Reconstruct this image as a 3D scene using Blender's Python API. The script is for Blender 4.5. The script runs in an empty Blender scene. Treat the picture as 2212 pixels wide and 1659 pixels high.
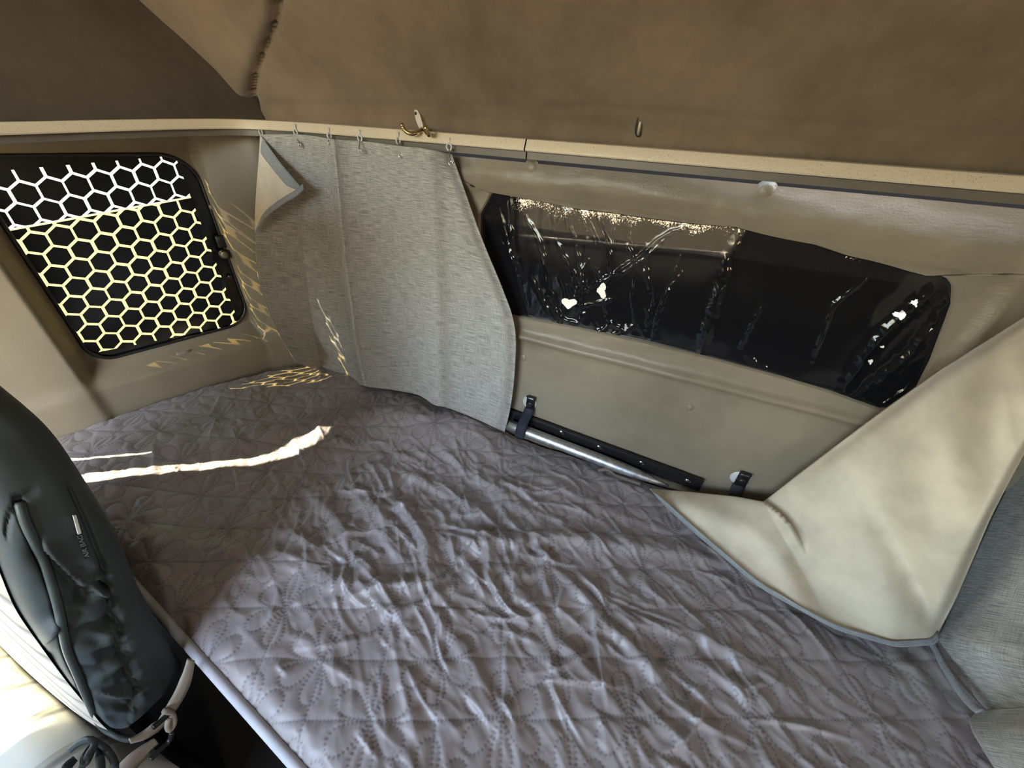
import bpy, bmesh, math, random
import numpy as np
from mathutils import Vector, Matrix
from mathutils.geometry import tessellate_polygon
random.seed(7); RNG = np.random.default_rng(7)
SC = bpy.context.scene
COL = SC.collection

# ------------------------------------------------------------------ camera model
FPX = 830.0; CX, CY = 1106.0, 829.5
_X = np.array([2406, 710, -830.0]); _X /= np.linalg.norm(_X)
_D = np.array([-74, 1220, 830.0]); _D -= _X * (_D @ _X); _D /= np.linalg.norm(_D)
_F = np.cross(_X, _D)
RW = np.array([_X, _F, -_D])            # world = RW @ camera(right, down, forward)
CAM = np.array([0, 0, 1.45])
def rays(px):
    px = np.asarray(px, float)
    v = np.stack([px[..., 0]-CX, px[..., 1]-CY, np.full(px.shape[:-1], FPX)], -1)
    return v @ RW.T
def at_y(px, y):
    d = rays(px); t = np.asarray(y)/d[..., 1]; return CAM + d*t[..., None]
def at_x(px, x):
    d = rays(px); t = np.asarray(x)/d[..., 0]; return CAM + d*t[..., None]
def at_z(px, z):
    d = rays(px); t = (np.asarray(z)-CAM[2])/d[..., 2]; return CAM + d*t[..., None]
def at_plane(px, p0, n):
    d = rays(px); t = ((p0-CAM) @ n)/(d @ n); return CAM + d*np.asarray(t)[..., None]
def proj(p):
    v = (np.asarray(p, float)-CAM) @ RW
    return np.stack([CX+FPX*v[..., 0]/v[..., 2], CY+FPX*v[..., 1]/v[..., 2]], -1)

# ------------------------------------------------------------------ maths helpers
def sm(a, b, x):
    t = np.clip((x-a)/(b-a), 0, 1); return t*t*(3-2*t)
def pl(xs, pts):
    """resample a polyline at params xs in 0..1 (by arc length)"""
    pts = np.asarray(pts, float); d = np.r_[0, np.cumsum(np.linalg.norm(np.diff(pts, axis=0), axis=1))]; d /= d[-1]
    return np.stack([np.interp(xs, d, pts[:, k]) for k in range(pts.shape[1])], -1)
def smooth_pl(pts, n, it=2):
    pts = np.asarray(pts, float)
    for _ in range(it):                      # chaikin
        q = np.repeat(pts, 2, axis=0)
        a = .75*pts[:-1]+.25*pts[1:]; b = .25*pts[:-1]+.75*pts[1:]
        m = np.empty((2*len(a), pts.shape[1])); m[0::2] = a; m[1::2] = b
        pts = np.vstack([pts[:1], m, pts[-1:]])
    return pl(np.linspace(0, 1, n), pts)
def seg_dist(P, poly):
    """distance of points P[...,2] to polyline, plus signed side and arc param"""
    best = np.full(P.shape[:-1], 1e9); side = np.zeros(P.shape[:-1]); arc = np.zeros(P.shape[:-1])
    poly = np.asarray(poly, float); L = np.r_[0, np.cumsum(np.linalg.norm(np.diff(poly, axis=0), axis=1))]
    for i in range(len(poly)-1):
        a, b = poly[i], poly[i+1]; ab = b-a; l2 = ab @ ab
        t = np.clip(((P-a) @ ab)/l2, 0, 1); q = a+t[..., None]*ab
        dv = P-q; d = np.hypot(dv[..., 0], dv[..., 1])
        s = np.sign(ab[0]*(P[..., 1]-a[1])-ab[1]*(P[..., 0]-a[0]))
        m = d < best
        best = np.where(m, d, best); side = np.where(m, s, side); arc = np.where(m, (L[i]+t*math.sqrt(l2))/L[-1], arc)
    return best, side, arc
def perlin(x, y, seed=0):
    r = np.random.default_rng(seed); N = 256
    perm = r.permutation(N); perm = np.r_[perm, perm]; ang = r.random(N)*2*np.pi
    gx, gy = np.cos(ang), np.sin(ang)
    xi = np.floor(x).astype(int); yi = np.floor(y).astype(int); xf = x-xi; yf = y-yi
    def g(ix, iy, fx, fy):
        h = perm[(perm[ix % N]+iy) % N]; return gx[h]*fx+gy[h]*fy
    u = xf**3*(xf*(xf*6-15)+10); v = yf**3*(yf*(yf*6-15)+10)
    a = g(xi, yi, xf, yf); b = g(xi+1, yi, xf-1, yf); c = g(xi, yi+1, xf, yf-1); d = g(xi+1, yi+1, xf-1, yf-1)
    return ((a*(1-u)+b*u)*(1-v)+(c*(1-u)+d*u)*v)*1.5

# ------------------------------------------------------------------ object helpers
def link(o, parent=None):
    COL.objects.link(o)
    if parent is not None: o.parent = parent
    return o
def mesh(name, V, Fc, mat, parent=None, smooth=True, attrs=None, uv=None):
    V = np.asarray(V, float)
    if parent is not None and parent.type == 'EMPTY':
        V = V-np.array(parent.location)
    elif parent is not None and parent.parent is not None and parent.parent.type == 'EMPTY':
        V = V-np.array(parent.parent.location)
    me = bpy.data.meshes.new(name)
    if isinstance(Fc, np.ndarray):
        k = Fc.shape[1]; nf = len(Fc)
        me.vertices.add(len(V)); me.vertices.foreach_set('co', V.ravel())
        me.loops.add(nf*k); me.loops.foreach_set('vertex_index', Fc.ravel().astype(np.int32))
        me.polygons.add(nf); me.polygons.foreach_set('loop_start', np.arange(0, nf*k, k, dtype=np.int32))
        me.update(calc_edges=True)
    else:
        me.from_pydata([tuple(v) for v in V], [], Fc); me.update()
    if smooth: me.polygons.foreach_set('use_smooth', np.ones(len(me.polygons), bool))
    if attrs:
        for n, a in attrs.items():
            at = me.attributes.new(n, 'FLOAT', 'POINT'); at.data.foreach_set('value', np.asarray(a, np.float32).ravel())
    if uv is not None:
        ul = me.uv_layers.new(name='UVMap')
        li = np.empty(len(me.loops), np.int32); me.loops.foreach_get('vertex_index', li)
        ul.data.foreach_set('uv', np.asarray(uv, np.float32).reshape(-1, 2)[li].ravel())
    if mat is not None: me.materials.append(mat)
    o = bpy.data.objects.new(name, me); link(o, parent)
    return o
def grid_faces(h, w, closed=False):
    i = np.arange(h*w).reshape(h, w)
    if closed: i = np.c_[i, i[:, :1]]
    return np.stack([i[:-1, :-1], i[:-1, 1:], i[1:, 1:], i[1:, :-1]], -1).reshape(-1, 4)
def grid(name, P, mat, parent=None, uv=None, attrs=None, thick=0, flip=False, closed=False):
    h, w = P.shape[:2]; Fc = grid_faces(h, w, closed)
    if flip: Fc = Fc[:, ::-1]
    o = mesh(name, P.reshape(-1, 3), Fc, mat, parent, True, attrs, uv)
    if thick:
        m = o.modifiers.new('thickness', 'SOLIDIFY'); m.thickness = thick; m.offset = 0
    return o
def tube(name, pts, r, mat, parent=None, n=10, cap=True):
    pts = np.asarray(pts, float); m = len(pts); r = np.broadcast_to(np.asarray(r, float), (m,))
    T = np.gradient(pts, axis=0); T /= np.linalg.norm(T, axis=1)[:, None]+1e-12
    ref = np.array([0, 0, 1.0]) if abs(T[0, 2]) < .9 else np.array([1.0, 0, 0])
    N = np.cross(T[0], ref); N /= np.linalg.norm(N); V = []
    a = np.linspace(0, 2*np.pi, n, endpoint=False)
    for i in range(m):
        N = N-T[i]*(N @ T[i]); N /= np.linalg.norm(N); B = np.cross(T[i], N)
        V.append(pts[i]+r[i]*(np.cos(a)[:, None]*N+np.sin(a)[:, None]*B))
    V = np.concatenate(V); Fc = [list(map(int, q)) for q in grid_faces(m, n, True)]
    if cap: Fc += [list(range(n))[::-1], list(range((m-1)*n, m*n))]
    return mesh(name, V, Fc, mat, parent)
def box(name, c, size, mat, parent=None, bevel=0, rot=None, seg=2):
    bm = bmesh.new(); bmesh.ops.create_cube(bm, size=1)
    bmesh.ops.scale(bm, vec=size, verts=bm.verts)
    if bevel: bmesh.ops.bevel(bm, geom=bm.edges[:], offset=bevel, segments=seg, affect='EDGES', profile=.5)
    M = Matrix.Translation(Vector(c)) @ (rot.to_4x4() if rot is not None else Matrix())
    bm.transform(M)
    V = [tuple(v.co) for v in bm.verts]; bm.verts.index_update(); Fc = [[v.index for v in f.verts] for f in bm.faces]; bm.free()
    return mesh(name, V, Fc, mat, parent, smooth=bool(bevel))
def lathe(name, prof, c, axis, mat, parent=None, n=24):
    """prof: list of (r, h) along axis"""
    ax = np.asarray(axis, float); ax /= np.linalg.norm(ax)
    ref = np.array([0, 0, 1.0]) if abs(ax[2]) < .9 else np.array([1.0, 0, 0])
    N = np.cross(ax, ref); N /= np.linalg.norm(N); B = np.cross(ax, N); a = np.linspace(0, 2*np.pi, n, endpoint=False)
    V = np.concatenate([np.asarray(c)+h*ax+max(r, 1e-5)*(np.cos(a)[:, None]*N+np.sin(a)[:, None]*B) for r, h in prof])
    return mesh(name, V, grid_faces(len(prof), n, True), mat, parent)
def poly_sheet(name, outer, holes, to3d, thick_vec, mat, parent=None):
    """flat polygon with holes, given real thickness along thick_vec"""
    loops = [list(outer)]+[list(h) for h in holes]
    tris = tessellate_polygon([[Vector((p[0], p[1], 0)) for p in l] for l in loops])
    flat = [p for l in loops for p in l]; A = np.array([to3d(*p) for p in flat]); B = A+np.asarray(thick_vec); n = len(flat)
    Fc = [list(t) for t in tris]+[[i+n for i in t][::-1] for t in tris]; k = 0
    for l in loops:
        m = len(l)
        for i in range(m):
            a, b = k+i, k+(i+1) % m; Fc.append([a, b, b+n, a+n])
        k += m
    o = mesh(name, np.r_[A, B], Fc, mat, parent, smooth=False)
    bm = bmesh.new(); bm.from_mesh(o.data); bmesh.ops.recalc_face_normals(bm, faces=bm.faces); bm.to_mesh(o.data); bm.free()
    return o
def thing(name, label, cat, loc=(0, 0, 0), group=None):
    o = bpy.data.objects.new(name, None); o.location = loc; o.empty_display_size = .05; link(o); return tag(o, label, cat, group)
def tag(o, label, cat, group=None, kind=None):
    o['label'] = label; o['category'] = cat
    if group: o['group'] = group
    if kind: o['kind'] = kind
    return o
def struct(o, label=None):
    o['kind'] = 'structure'
    if label: o['label'] = label
    return o

# ------------------------------------------------------------------ materials
class NT:
    def __init__(s, name):
        s.m = bpy.data.materials.new(name); s.m.use_nodes = True; s.t = s.m.node_tree; s.n = s.t.nodes
        s.b = s.n['Principled BSDF']; s.out = s.n['Material Output']
    def new(s, typ, **kw):
        n = s.n.new(typ)
        for k, v in kw.items():
            if k in n.inputs: n.inputs[k].default_value = v
            else: setattr(n, k, v)
        return n
    def l(s, a, b): s.t.links.new(a, b)
    def coord(s, uv=False, scale=(1, 1, 1)):
        tc = s.new('ShaderNodeTexCoord'); mp = s.new('ShaderNodeMapping'); mp.inputs['Scale'].default_value = scale
        s.l(tc.outputs['UV' if uv else 'Object'], mp.inputs['Vector']); return mp.outputs['Vector']
    def noise(s, vec, scale, detail=4, rough=.55):
        n = s.new('ShaderNodeTexNoise'); n.inputs['Scale'].default_value = scale; n.inputs['Detail'].default_value = detail
        n.inputs['Roughness'].default_value = rough; s.l(vec, n.inputs['Vector']); return n.outputs['Fac']
    def ramp(s, fac, stops):
        r = s.new('ShaderNodeValToRGB'); e = r.color_ramp.elements
        while len(e) < len(stops): e.new(.5)
        for el, (p, c) in zip(e, stops):
            el.position = p; el.color = (*c, 1) if len(c) == 3 else c
        s.l(fac, r.inputs['Fac']); return r.outputs['Color']
    def mix(s, fac, a, b, mode='MIX'):
        m = s.new('ShaderNodeMix', data_type='RGBA', blend_type=mode)
        for sock, v in ((m.inputs['Factor'], fac), (m.inputs['A'], a), (m.inputs['B'], b)):
            pass
        for idx, v in ((0, fac), (6, a), (7, b)):
            if hasattr(v, 'is_linked') or hasattr(v, 'node'): s.l(v, m.inputs[idx])
            else: m.inputs[idx].default_value = v if idx == 0 else (*v, 1)
        return m.outputs[2]
    def bump(s, h, strength=.3, dist=.002, normal=None):
        b = s.new('ShaderNodeBump'); b.inputs['Strength'].default_value = strength; b.inputs['Distance'].default_value = dist
        s.l(h, b.inputs['Height'])
        if normal is not None: s.l(normal, b.inputs['Normal'])
        return b.outputs['Normal']
    def math(s, op, a, b=None):
        m = s.new('ShaderNodeMath', operation=op)
        for i, v in enumerate((a, b)):
            if v is None: continue
            if hasattr(v, 'node'): s.l(v, m.inputs[i])
            else: m.inputs[i].default_value = v
        return m.outputs[0]
    def fin(s, col=None, rough=.6, metal=0, spec=.5, normal=None, sheen=0):
        if col is not None:
            if hasattr(col, 'node'): s.l(col, s.b.inputs['Base Color'])
            else: s.b.inputs['Base Color'].default_value = (*col, 1)
        if hasattr(rough, 'node'): s.l(rough, s.b.inputs['Roughness'])
        else: s.b.inputs['Roughness'].default_value = rough
        s.b.inputs['Metallic'].default_value = metal; s.b.inputs['Specular IOR Level'].default_value = spec
        if sheen: s.b.inputs['Sheen Weight'].default_value = sheen
        if normal is not None: s.l(normal, s.b.inputs['Normal'])
        return s.m

def vinyl(name, c, rough=.42, grain=1.0, stain=.25):
    t = NT(name); v = t.coord()
    f = t.noise(v, 3.2, 6, .65); g = t.noise(v, 170, 3, .6)
    c = np.array(c); col = t.ramp(f, [(.3, tuple(c*(1-stain))), (.5, tuple(c)), (.72, tuple(np.minimum(c*(1+stain*.6), 1)))])
    vo = t.new('ShaderNodeTexVoronoi'); vo.inputs['Scale'].default_value = 260; t.l(v, vo.inputs['Vector'])
    w = t.noise(t.coord(scale=(1, 1, 6)), 22, 5, .7)
    h = t.math('ADD', t.math('MULTIPLY', vo.outputs['Distance'], .35), t.math('ADD', t.math('MULTIPLY', g, .3), t.math('MULTIPLY', w, .9)))
    return t.fin(col, rough, 0, .45, t.bump(h, .32*grain, .0022))
def felt(name, c, rough=.9, stain=.34):
    t = NT(name); v = t.coord(); c = np.array(c)
    f = t.noise(v, 4.2, 8, .72); col = t.ramp(f, [(.3, tuple(c*(1-stain))), (.52, tuple(c)), (.75, tuple(c*(1+stain)))])
    return t.fin(col, rough, 0, .25, t.bump(t.noise(v, 120, 4, .7), .25, .002), .3)
def plain(name, c, rough=.5, metal=0, spec=.5, bump=0, bscale=80):
    t = NT(name); v = t.coord(); c = np.array(c)
    col = t.ramp(t.noise(v, 18, 3), [(.3, tuple(c*.88)), (.7, tuple(np.minimum(c*1.1, 1)))])
    return t.fin(col, rough, metal, spec, t.bump(t.noise(v, bscale, 3), bump, .001) if bump else None)
def linen(name, c1, c2, sx=1.0):
    """slubby woven cloth; uv in metres"""
    t = NT(name)
    a = t.noise(t.coord(True, (26*sx, 900, 1)), 1, 3, .6); b = t.noise(t.coord(True, (800, 30*sx, 1)), 1, 3, .6)
    f = t.math('ADD', t.math('MULTIPLY', a, .70), t.math('MULTIPLY', b, .30))
    col = t.ramp(f, [(.40, c1), (.60, c2)])
    n = t.bump(f, .35, .0012)
    m = t.fin(col, .92, 0, .15, n, .25)
    tr = t.new('ShaderNodeBsdfTranslucent'); t.l(col, tr.inputs['Color']); mx = t.new('ShaderNodeMixShader'); mx.inputs[0].default_value = .10
    t.l(t.b.outputs[0], mx.inputs[1]); t.l(tr.outputs[0], mx.inputs[2]); t.l(mx.outputs[0], t.out.inputs['Surface'])
    return m

M = {}
M['vinyl'] = vinyl('beige_vinyl', (.280, .230, .165), .40)
M['vinyl_side'] = vinyl('beige_side_vinyl', (.27, .22, .15), .42, .6)
M['headliner'] = felt('brown_headliner', (.20, .146, .094))
M['headliner_shaded'] = felt('shaded_headliner', (.080, .060, .042))  # shade on the left panel, turned from the light, put into the colour
M['black_gap'] = plain('black_gap', (.008, .008, .009), .7)
M['linen'] = linen('grey_linen', (.24, .226, .205), (.62, .592, .54))
M['linen_hem'] = linen('grey_linen_hem', (.25, .26, .26), (.45, .46, .46))
M['lining'] = plain('beige_lining', (.76, .665, .51), .8, 0, .2, .12, 300)
M['steel'] = plain('steel', (.62, .62, .60), .28, 1)
M['brass'] = plain('brass', (.62, .50, .25), .26, 1)
M['grey_plate'] = plain('grey_hook_metal', (.55, .50, .42), .42, .7)
M['black_metal'] = plain('black_painted_metal', (.012, .012, .014), .28)
M['black_plastic'] = plain('black_plastic', (.014, .014, .015), .35)
M['webbing'] = plain('navy_webbing', (.022, .025, .035), .7, 0, .3, .4, 400)
M['clear_plastic'] = plain('pale_plastic', (.62, .62, .60), .35)
M['seat_black'] = plain('seat_black_fabric', (.040, .049, .050), .6, 0, .45, .15, 260)
M['seat_edge'] = plain('seat_piping', (.05, .062, .06), .5)
M['floor'] = plain('floor_rubber', (.012, .012, .013), .8)
M['mattress'] = plain('dark_mattress', (.02, .02, .024), .9)
M['strap_beige'] = plain('beige_strap', (.33, .28, .22), .85, 0, .2, .3, 300)
M['tag_white'] = plain('white_tag', (.75, .75, .72), .6)
M['tag_text'] = plain('grey_tag_text', (.16, .17, .17), .6)

def rail_mat():
    t = NT('rail_cream'); v = t.coord()
    sp = t.ramp(t.noise(v, 520, 2, .5), [(.27, (.46, .35, .21)), (.36, (.80, .67, .48)), (.7, (.86, .73, .54))])
    return t.fin(sp, .38, .25, .5, t.bump(t.noise(v, 200, 2), .15, .0006))
M['rail'] = rail_mat()
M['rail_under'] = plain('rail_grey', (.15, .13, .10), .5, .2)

def galv():
    t = NT('galvanised_tube'); v = t.coord()
    col = t.ramp(t.noise(v, 60, 5, .7), [(.35, (.42, .43, .44)), (.6, (.75, .76, .76))])
    return t.fin(col, .42, 1, .5, t.bump(t.noise(v, 300, 2), .3, .0005))
M['galv'] = galv()

def quilt_mat():
    t = NT('quilt_satin'); v = t.coord()
    base = t.ramp(t.noise(v, 5, 5), [(.3, (.285, .248, .245)), (.7, (.362, .320, .316))])
    at = t.new('ShaderNodeAttribute', attribute_name='stitch')
    col = t.mix(at.outputs['Fac'], base, (.085, .075, .085))
    h = t.noise(t.coord(scale=(1, 1, 1)), 900, 2)
    m = t.fin(col, .40, 0, .6, t.bump(h, .05, .0005), .4)
    t.b.inputs['Sheen Roughness'].default_value = .35
    return m
M['quilt'] = quilt_mat()
M['quilt_hem'] = plain('quilt_binding', (.52, .52, .55), .6, 0, .3, .2, 300)

def film_black(name):
    t = NT(name); v = t.coord()
    return t.fin((.006, .006, .007), .16, 0, .5, t.bump(t.noise(v, 14, 3), .15, .004))
M['hexfilm'] = film_black('black_hex_film')
def glass_tint(name, c, refl=.06):
    t = NT(name); tr = t.new('ShaderNodeBsdfTransparent'); tr.inputs['Color'].default_value = (*c, 1)
    gl = t.new('ShaderNodeBsdfGlossy'); gl.inputs['Roughness'].default_value = .02
    mx = t.new('ShaderNodeMixShader'); mx.inputs[0].default_value = refl
    t.l(tr.outputs[0], mx.inputs[1]); t.l(gl.outputs[0], mx.inputs[2]); t.l(mx.outputs[0], t.out.inputs['Surface']); return t.m
M['glass'] = glass_tint('clear_glass', (.93, .95, .93))
M['glass_yellow'] = glass_tint('yellow_lit_clear_film', (.43, .362, .165), .0)  # same film as the upper sheet; yellow light from outside put into the tint
M['glass_white'] = glass_tint('clear_film', (.34, .34, .32), .0)

def tintfilm():
    t = NT('crinkled_black_film'); v = t.coord()
    t.fin((.007, .007, .009), .09, 0, .5, t.bump(t.noise(v, 9, 2, .5), .12, .003))
    tr = t.new('ShaderNodeBsdfTransparent'); tr.inputs['Color'].default_value = (.9, .82, .72, 1)
    at = t.new('ShaderNodeAttribute', attribute_name='wear')
    nz = t.noise(v, 330, 3, .75); nz2 = t.noise(v, 22, 3)
    k = t.math('ADD', t.math('MULTIPLY', nz, .6), t.math('MULTIPLY', nz2, .4))
    thr = t.math('SUBTRACT', .80, t.math('MULTIPLY', at.outputs['Fac'], .275))
    sp = t.math('GREATER_THAN', k, thr)
    at2 = t.new('ShaderNodeAttribute', attribute_name='thin'); thin = t.math('MULTIPLY', at2.outputs['Fac'], .014)
    fac = t.math('MAXIMUM', t.math('MULTIPLY', sp, .26), t.math('ADD', thin, .001))
    mx = t.new('ShaderNodeMixShader'); t.l(fac, mx.inputs[0]); t.l(t.b.outputs[0], mx.inputs[1]); t.l(tr.outputs[0], mx.inputs[2])
    t.l(mx.outputs[0], t.out.inputs['Surface']); return t.m
M['tintfilm'] = tintfilm()

def seat_cream():
    t = NT('cream_quilted_seat'); v = t.coord()
    w = t.new('ShaderNodeTexWave', wave_type='BANDS', bands_direction='DIAGONAL'); w.inputs['Scale'].default_value = 9; w.inputs['Distortion'].default_value = .6
    w.inputs['Detail'].default_value = 1; t.l(v, w.inputs['Vector'])
    line = t.ramp(w.outputs['Fac'], [(.0, (.22, .195, .15)), (.10, (.42, .385, .31)), (1, (.45, .415, .335))])
    h = t.ramp(w.outputs['Fac'], [(.0, (0, 0, 0)), (.3, (1, 1, 1))])
    return t.fin(line, .7, 0, .3, t.bump(h, .5, .006), .2)
M['seat_cream'] = seat_cream()
def cushion_mat():
    t = NT('grey_cream_cushion'); v = t.coord()
    w = t.new('ShaderNodeTexWave', wave_type='BANDS', bands_direction='X'); w.inputs['Scale'].default_value = 3.4; t.l(v, w.inputs['Vector'])
    line = t.ramp(w.outputs['Fac'], [(.0, (.22, .23, .22)), (.05, (.48, .50, .46)), (1, (.52, .53, .48))])
    h = t.ramp(w.outputs['Fac'], [(.0, (0, 0, 0)), (.25, (1, 1, 1))])
    return t.fin(line, .72, 0, .3, t.bump(h, .5, .006), .2)
M['cushion'] = cushion_mat()
M['ground'] = plain('sandy_ground', (.30, .25, .16), .95)
M['trailer'] = plain('trailer_grey', (.10, .10, .10), .5)
M['trailer_pale'] = plain('trailer_pale', (.52, .47, .40), .8)
M['trailer_edge'] = plain('trailer_edge', (.85, .83, .78), .3, .6)

# ------------------------------------------------------------------ left wall frame (window plane)
WN = np.array([.957, -.290, 0]); WU = np.array([.29, .957, 0])
WP0 = np.array([-1.383, .394, 0])
def wl(u, z, n=0):
    u = np.asarray(u, float); z = np.asarray(z, float); n = np.asarray(n, float)
    p = WP0+u[..., None]*WU+n[..., None]*WN; p[..., 2] = z; return p
def film_uv(px):
    p = at_plane(px, WP0+np.array([0, 0, 1.]), WN); return np.stack([(p-WP0) @ WU, p[..., 2]], -1)
U0, U1, Z0, Z1 = -.030, .365, .848, 1.338          # side window opening
def rrect(x0, x1, y0, y1, r, n=12):
    out = []
    for cx, cy, a0 in ((x1-r[0], y1-r[0], 0), (x0+r[1], y1-r[1], 90), (x0+r[2], y0+r[2], 180), (x1-r[3], y0+r[3], 270)):
        for k in range(n+1):
            a = math.radians(a0+90*k/n); rr = r[(0, 90, 180, 270).index(a0)]
            out.append((cx+rr*math.cos(a), cy+rr*math.sin(a)))
    return out
def resample_loop(pts, m):
    pts = np.asarray(pts, float); pts = np.r_[pts, pts[:1]]
    return pl(np.arange(m)/m, pts)
SIDE_OPEN = np.array(rrect(U0, U1, Z0, Z1, (.075, .06, .05, .07)))
def side_n(u, z):
    """how far the padded panel stands in from the glass plane"""
    q = np.clip((u-U1)/.135, 0, 1); nr = .032*sm(0, .010, u-U1)+.100*np.where(q < .75, q*1.12, .84+.16*(1-((1-q)/.25)**2))
    nl = .052*sm(0, .045, U0-u); nb = .050*sm(0, .060, Z0-z)+.006*sm(0, .01, Z0-z); nt = .022*sm(0, .05, z-Z1)
    return (nr**3+nl**3+nb**3+nt**3)**(1/3)
def ray_to_rect(c, p, rect):
    d = p-c; x0, x1, y0, y1 = rect; ts = []
    tx = np.where(d[:, 0] > 0, (x1-c[0])/np.where(d[:, 0] == 0, 1e-9, d[:, 0]), (x0-c[0])/np.where(d[:, 0] == 0, -1e-9, d[:, 0]))
    ty = np.where(d[:, 1] > 0, (y1-c[1])/np.where(d[:, 1] == 0, 1e-9, d[:, 1]), (y0-c[1])/np.where(d[:, 1] == 0, -1e-9, d[:, 1]))
    return c+d*np.minimum(tx, ty)[:, None]
def ring_panel(name, opening, rect, fn, mat, m=240, k=60, power=1.8, depth0=None):
    inner = resample_loop(opening, m); c = inner.mean(0)
    outer = ray_to_rect(c, inner, rect)
    corners = [(rect[0], rect[2]), (rect[0], rect[3]), (rect[1], rect[2]), (rect[1], rect[3])]
    for q in corners:
        j = np.argmin(np.hypot(*(outer-np.array(q)).T)); outer[j] = q
    s = np.linspace(0, 1, k)**power
    G = inner[None]*(1-s)[:, None, None]+outer[None]*s[:, None, None]
    P = fn(G[..., 0], G[..., 1])
    if depth0 is not None:
        P = np.concatenate([depth0(inner[:, 0], inner[:, 1])[None], P], 0)
    o = grid(name, P, mat, closed=True)
    bm = bmesh.new(); bm.from_mesh(o.data); bmesh.ops.recalc_face_normals(bm, faces=bm.faces); bm.to_mesh(o.data); bm.free()
    return o
wall_left = struct(ring_panel('wall_left', SIDE_OPEN, (-.20, .525, .45, 1.402),
                 lambda u, z: wl(u, z, side_n(u, z)+.0016*perlin(u*9, z*9, 3)), M['vinyl_side'],
                 depth0=lambda u, z: wl(u, z, np.full_like(u, -.02))))
# front part of the left side wall with the door window and slits added for the sun stripes on the bunk
XL = -1.400
D_SUN = np.array([.606, .549, -.575])
def gap(px):                                    # unseen wall slits shaped for the sun stripes: light on the bunk carried back along the sun
    out = []
    for q in px:
        z = .66
        for _ in range(6):
            p = at_z(np.array(q, float), z); z = .664+.052*sm(-.80, -1.22, p[0])
        p = p-D_SUN*((p[0]-XL)/D_SUN[0]); out.append((p[1], p[2]))
    return out
slit = gap([(150, 1022), (200, 1016), (300, 1006), (420, 996), (520, 990), (580, 980), (640, 950), (700, 928), (760, 918), (812, 912), (800, 935), (770, 950), (730, 962), (680, 978), (620, 992), (560, 1004), (420, 1018), (300, 1030), (210, 1040), (150, 1044)])
slit2 = gap([(120, 988), (170, 985), (250, 978), (335, 974), (330, 979), (250, 986), (180, 992), (120, 997)])
door_win = [(-1.05, .90), (-.26, .90), (-.26, 1.27), (-.95, 1.27)]
side_front = struct(poly_sheet('wall_left_front', [(-1.45, 0), (.205, 0), (.205, 2.05), (-1.45, 2.05)], [slit, slit2, door_win],
                 lambda y, z: (XL, y, z), (-.012, 0, 0), M['vinyl_side']))
# ------------------------------------------------------------------ side window: seal, glass, honeycomb film
win1 = struct(bpy.data.objects.new('window_1', None)); link(win1)
ins = np.array(rrect(U0-.012, U1+.012, Z0-.012, Z1+.012, (.08, .065, .055, .075)))
mesh('window_glass', wl(ins[:, 0], ins[:, 1], np.full(len(ins), -.022)), [list(range(len(ins)))], M['glass'], win1, smooth=False)
sl = resample_loop(SIDE_OPEN, 140); sl = np.r_[sl, sl[:1]]
tube('window_seal', wl(sl[:, 0], sl[:, 1], np.full(len(sl), .001)), .0045, M['black_plastic'], win1, 8, cap=False)

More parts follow.
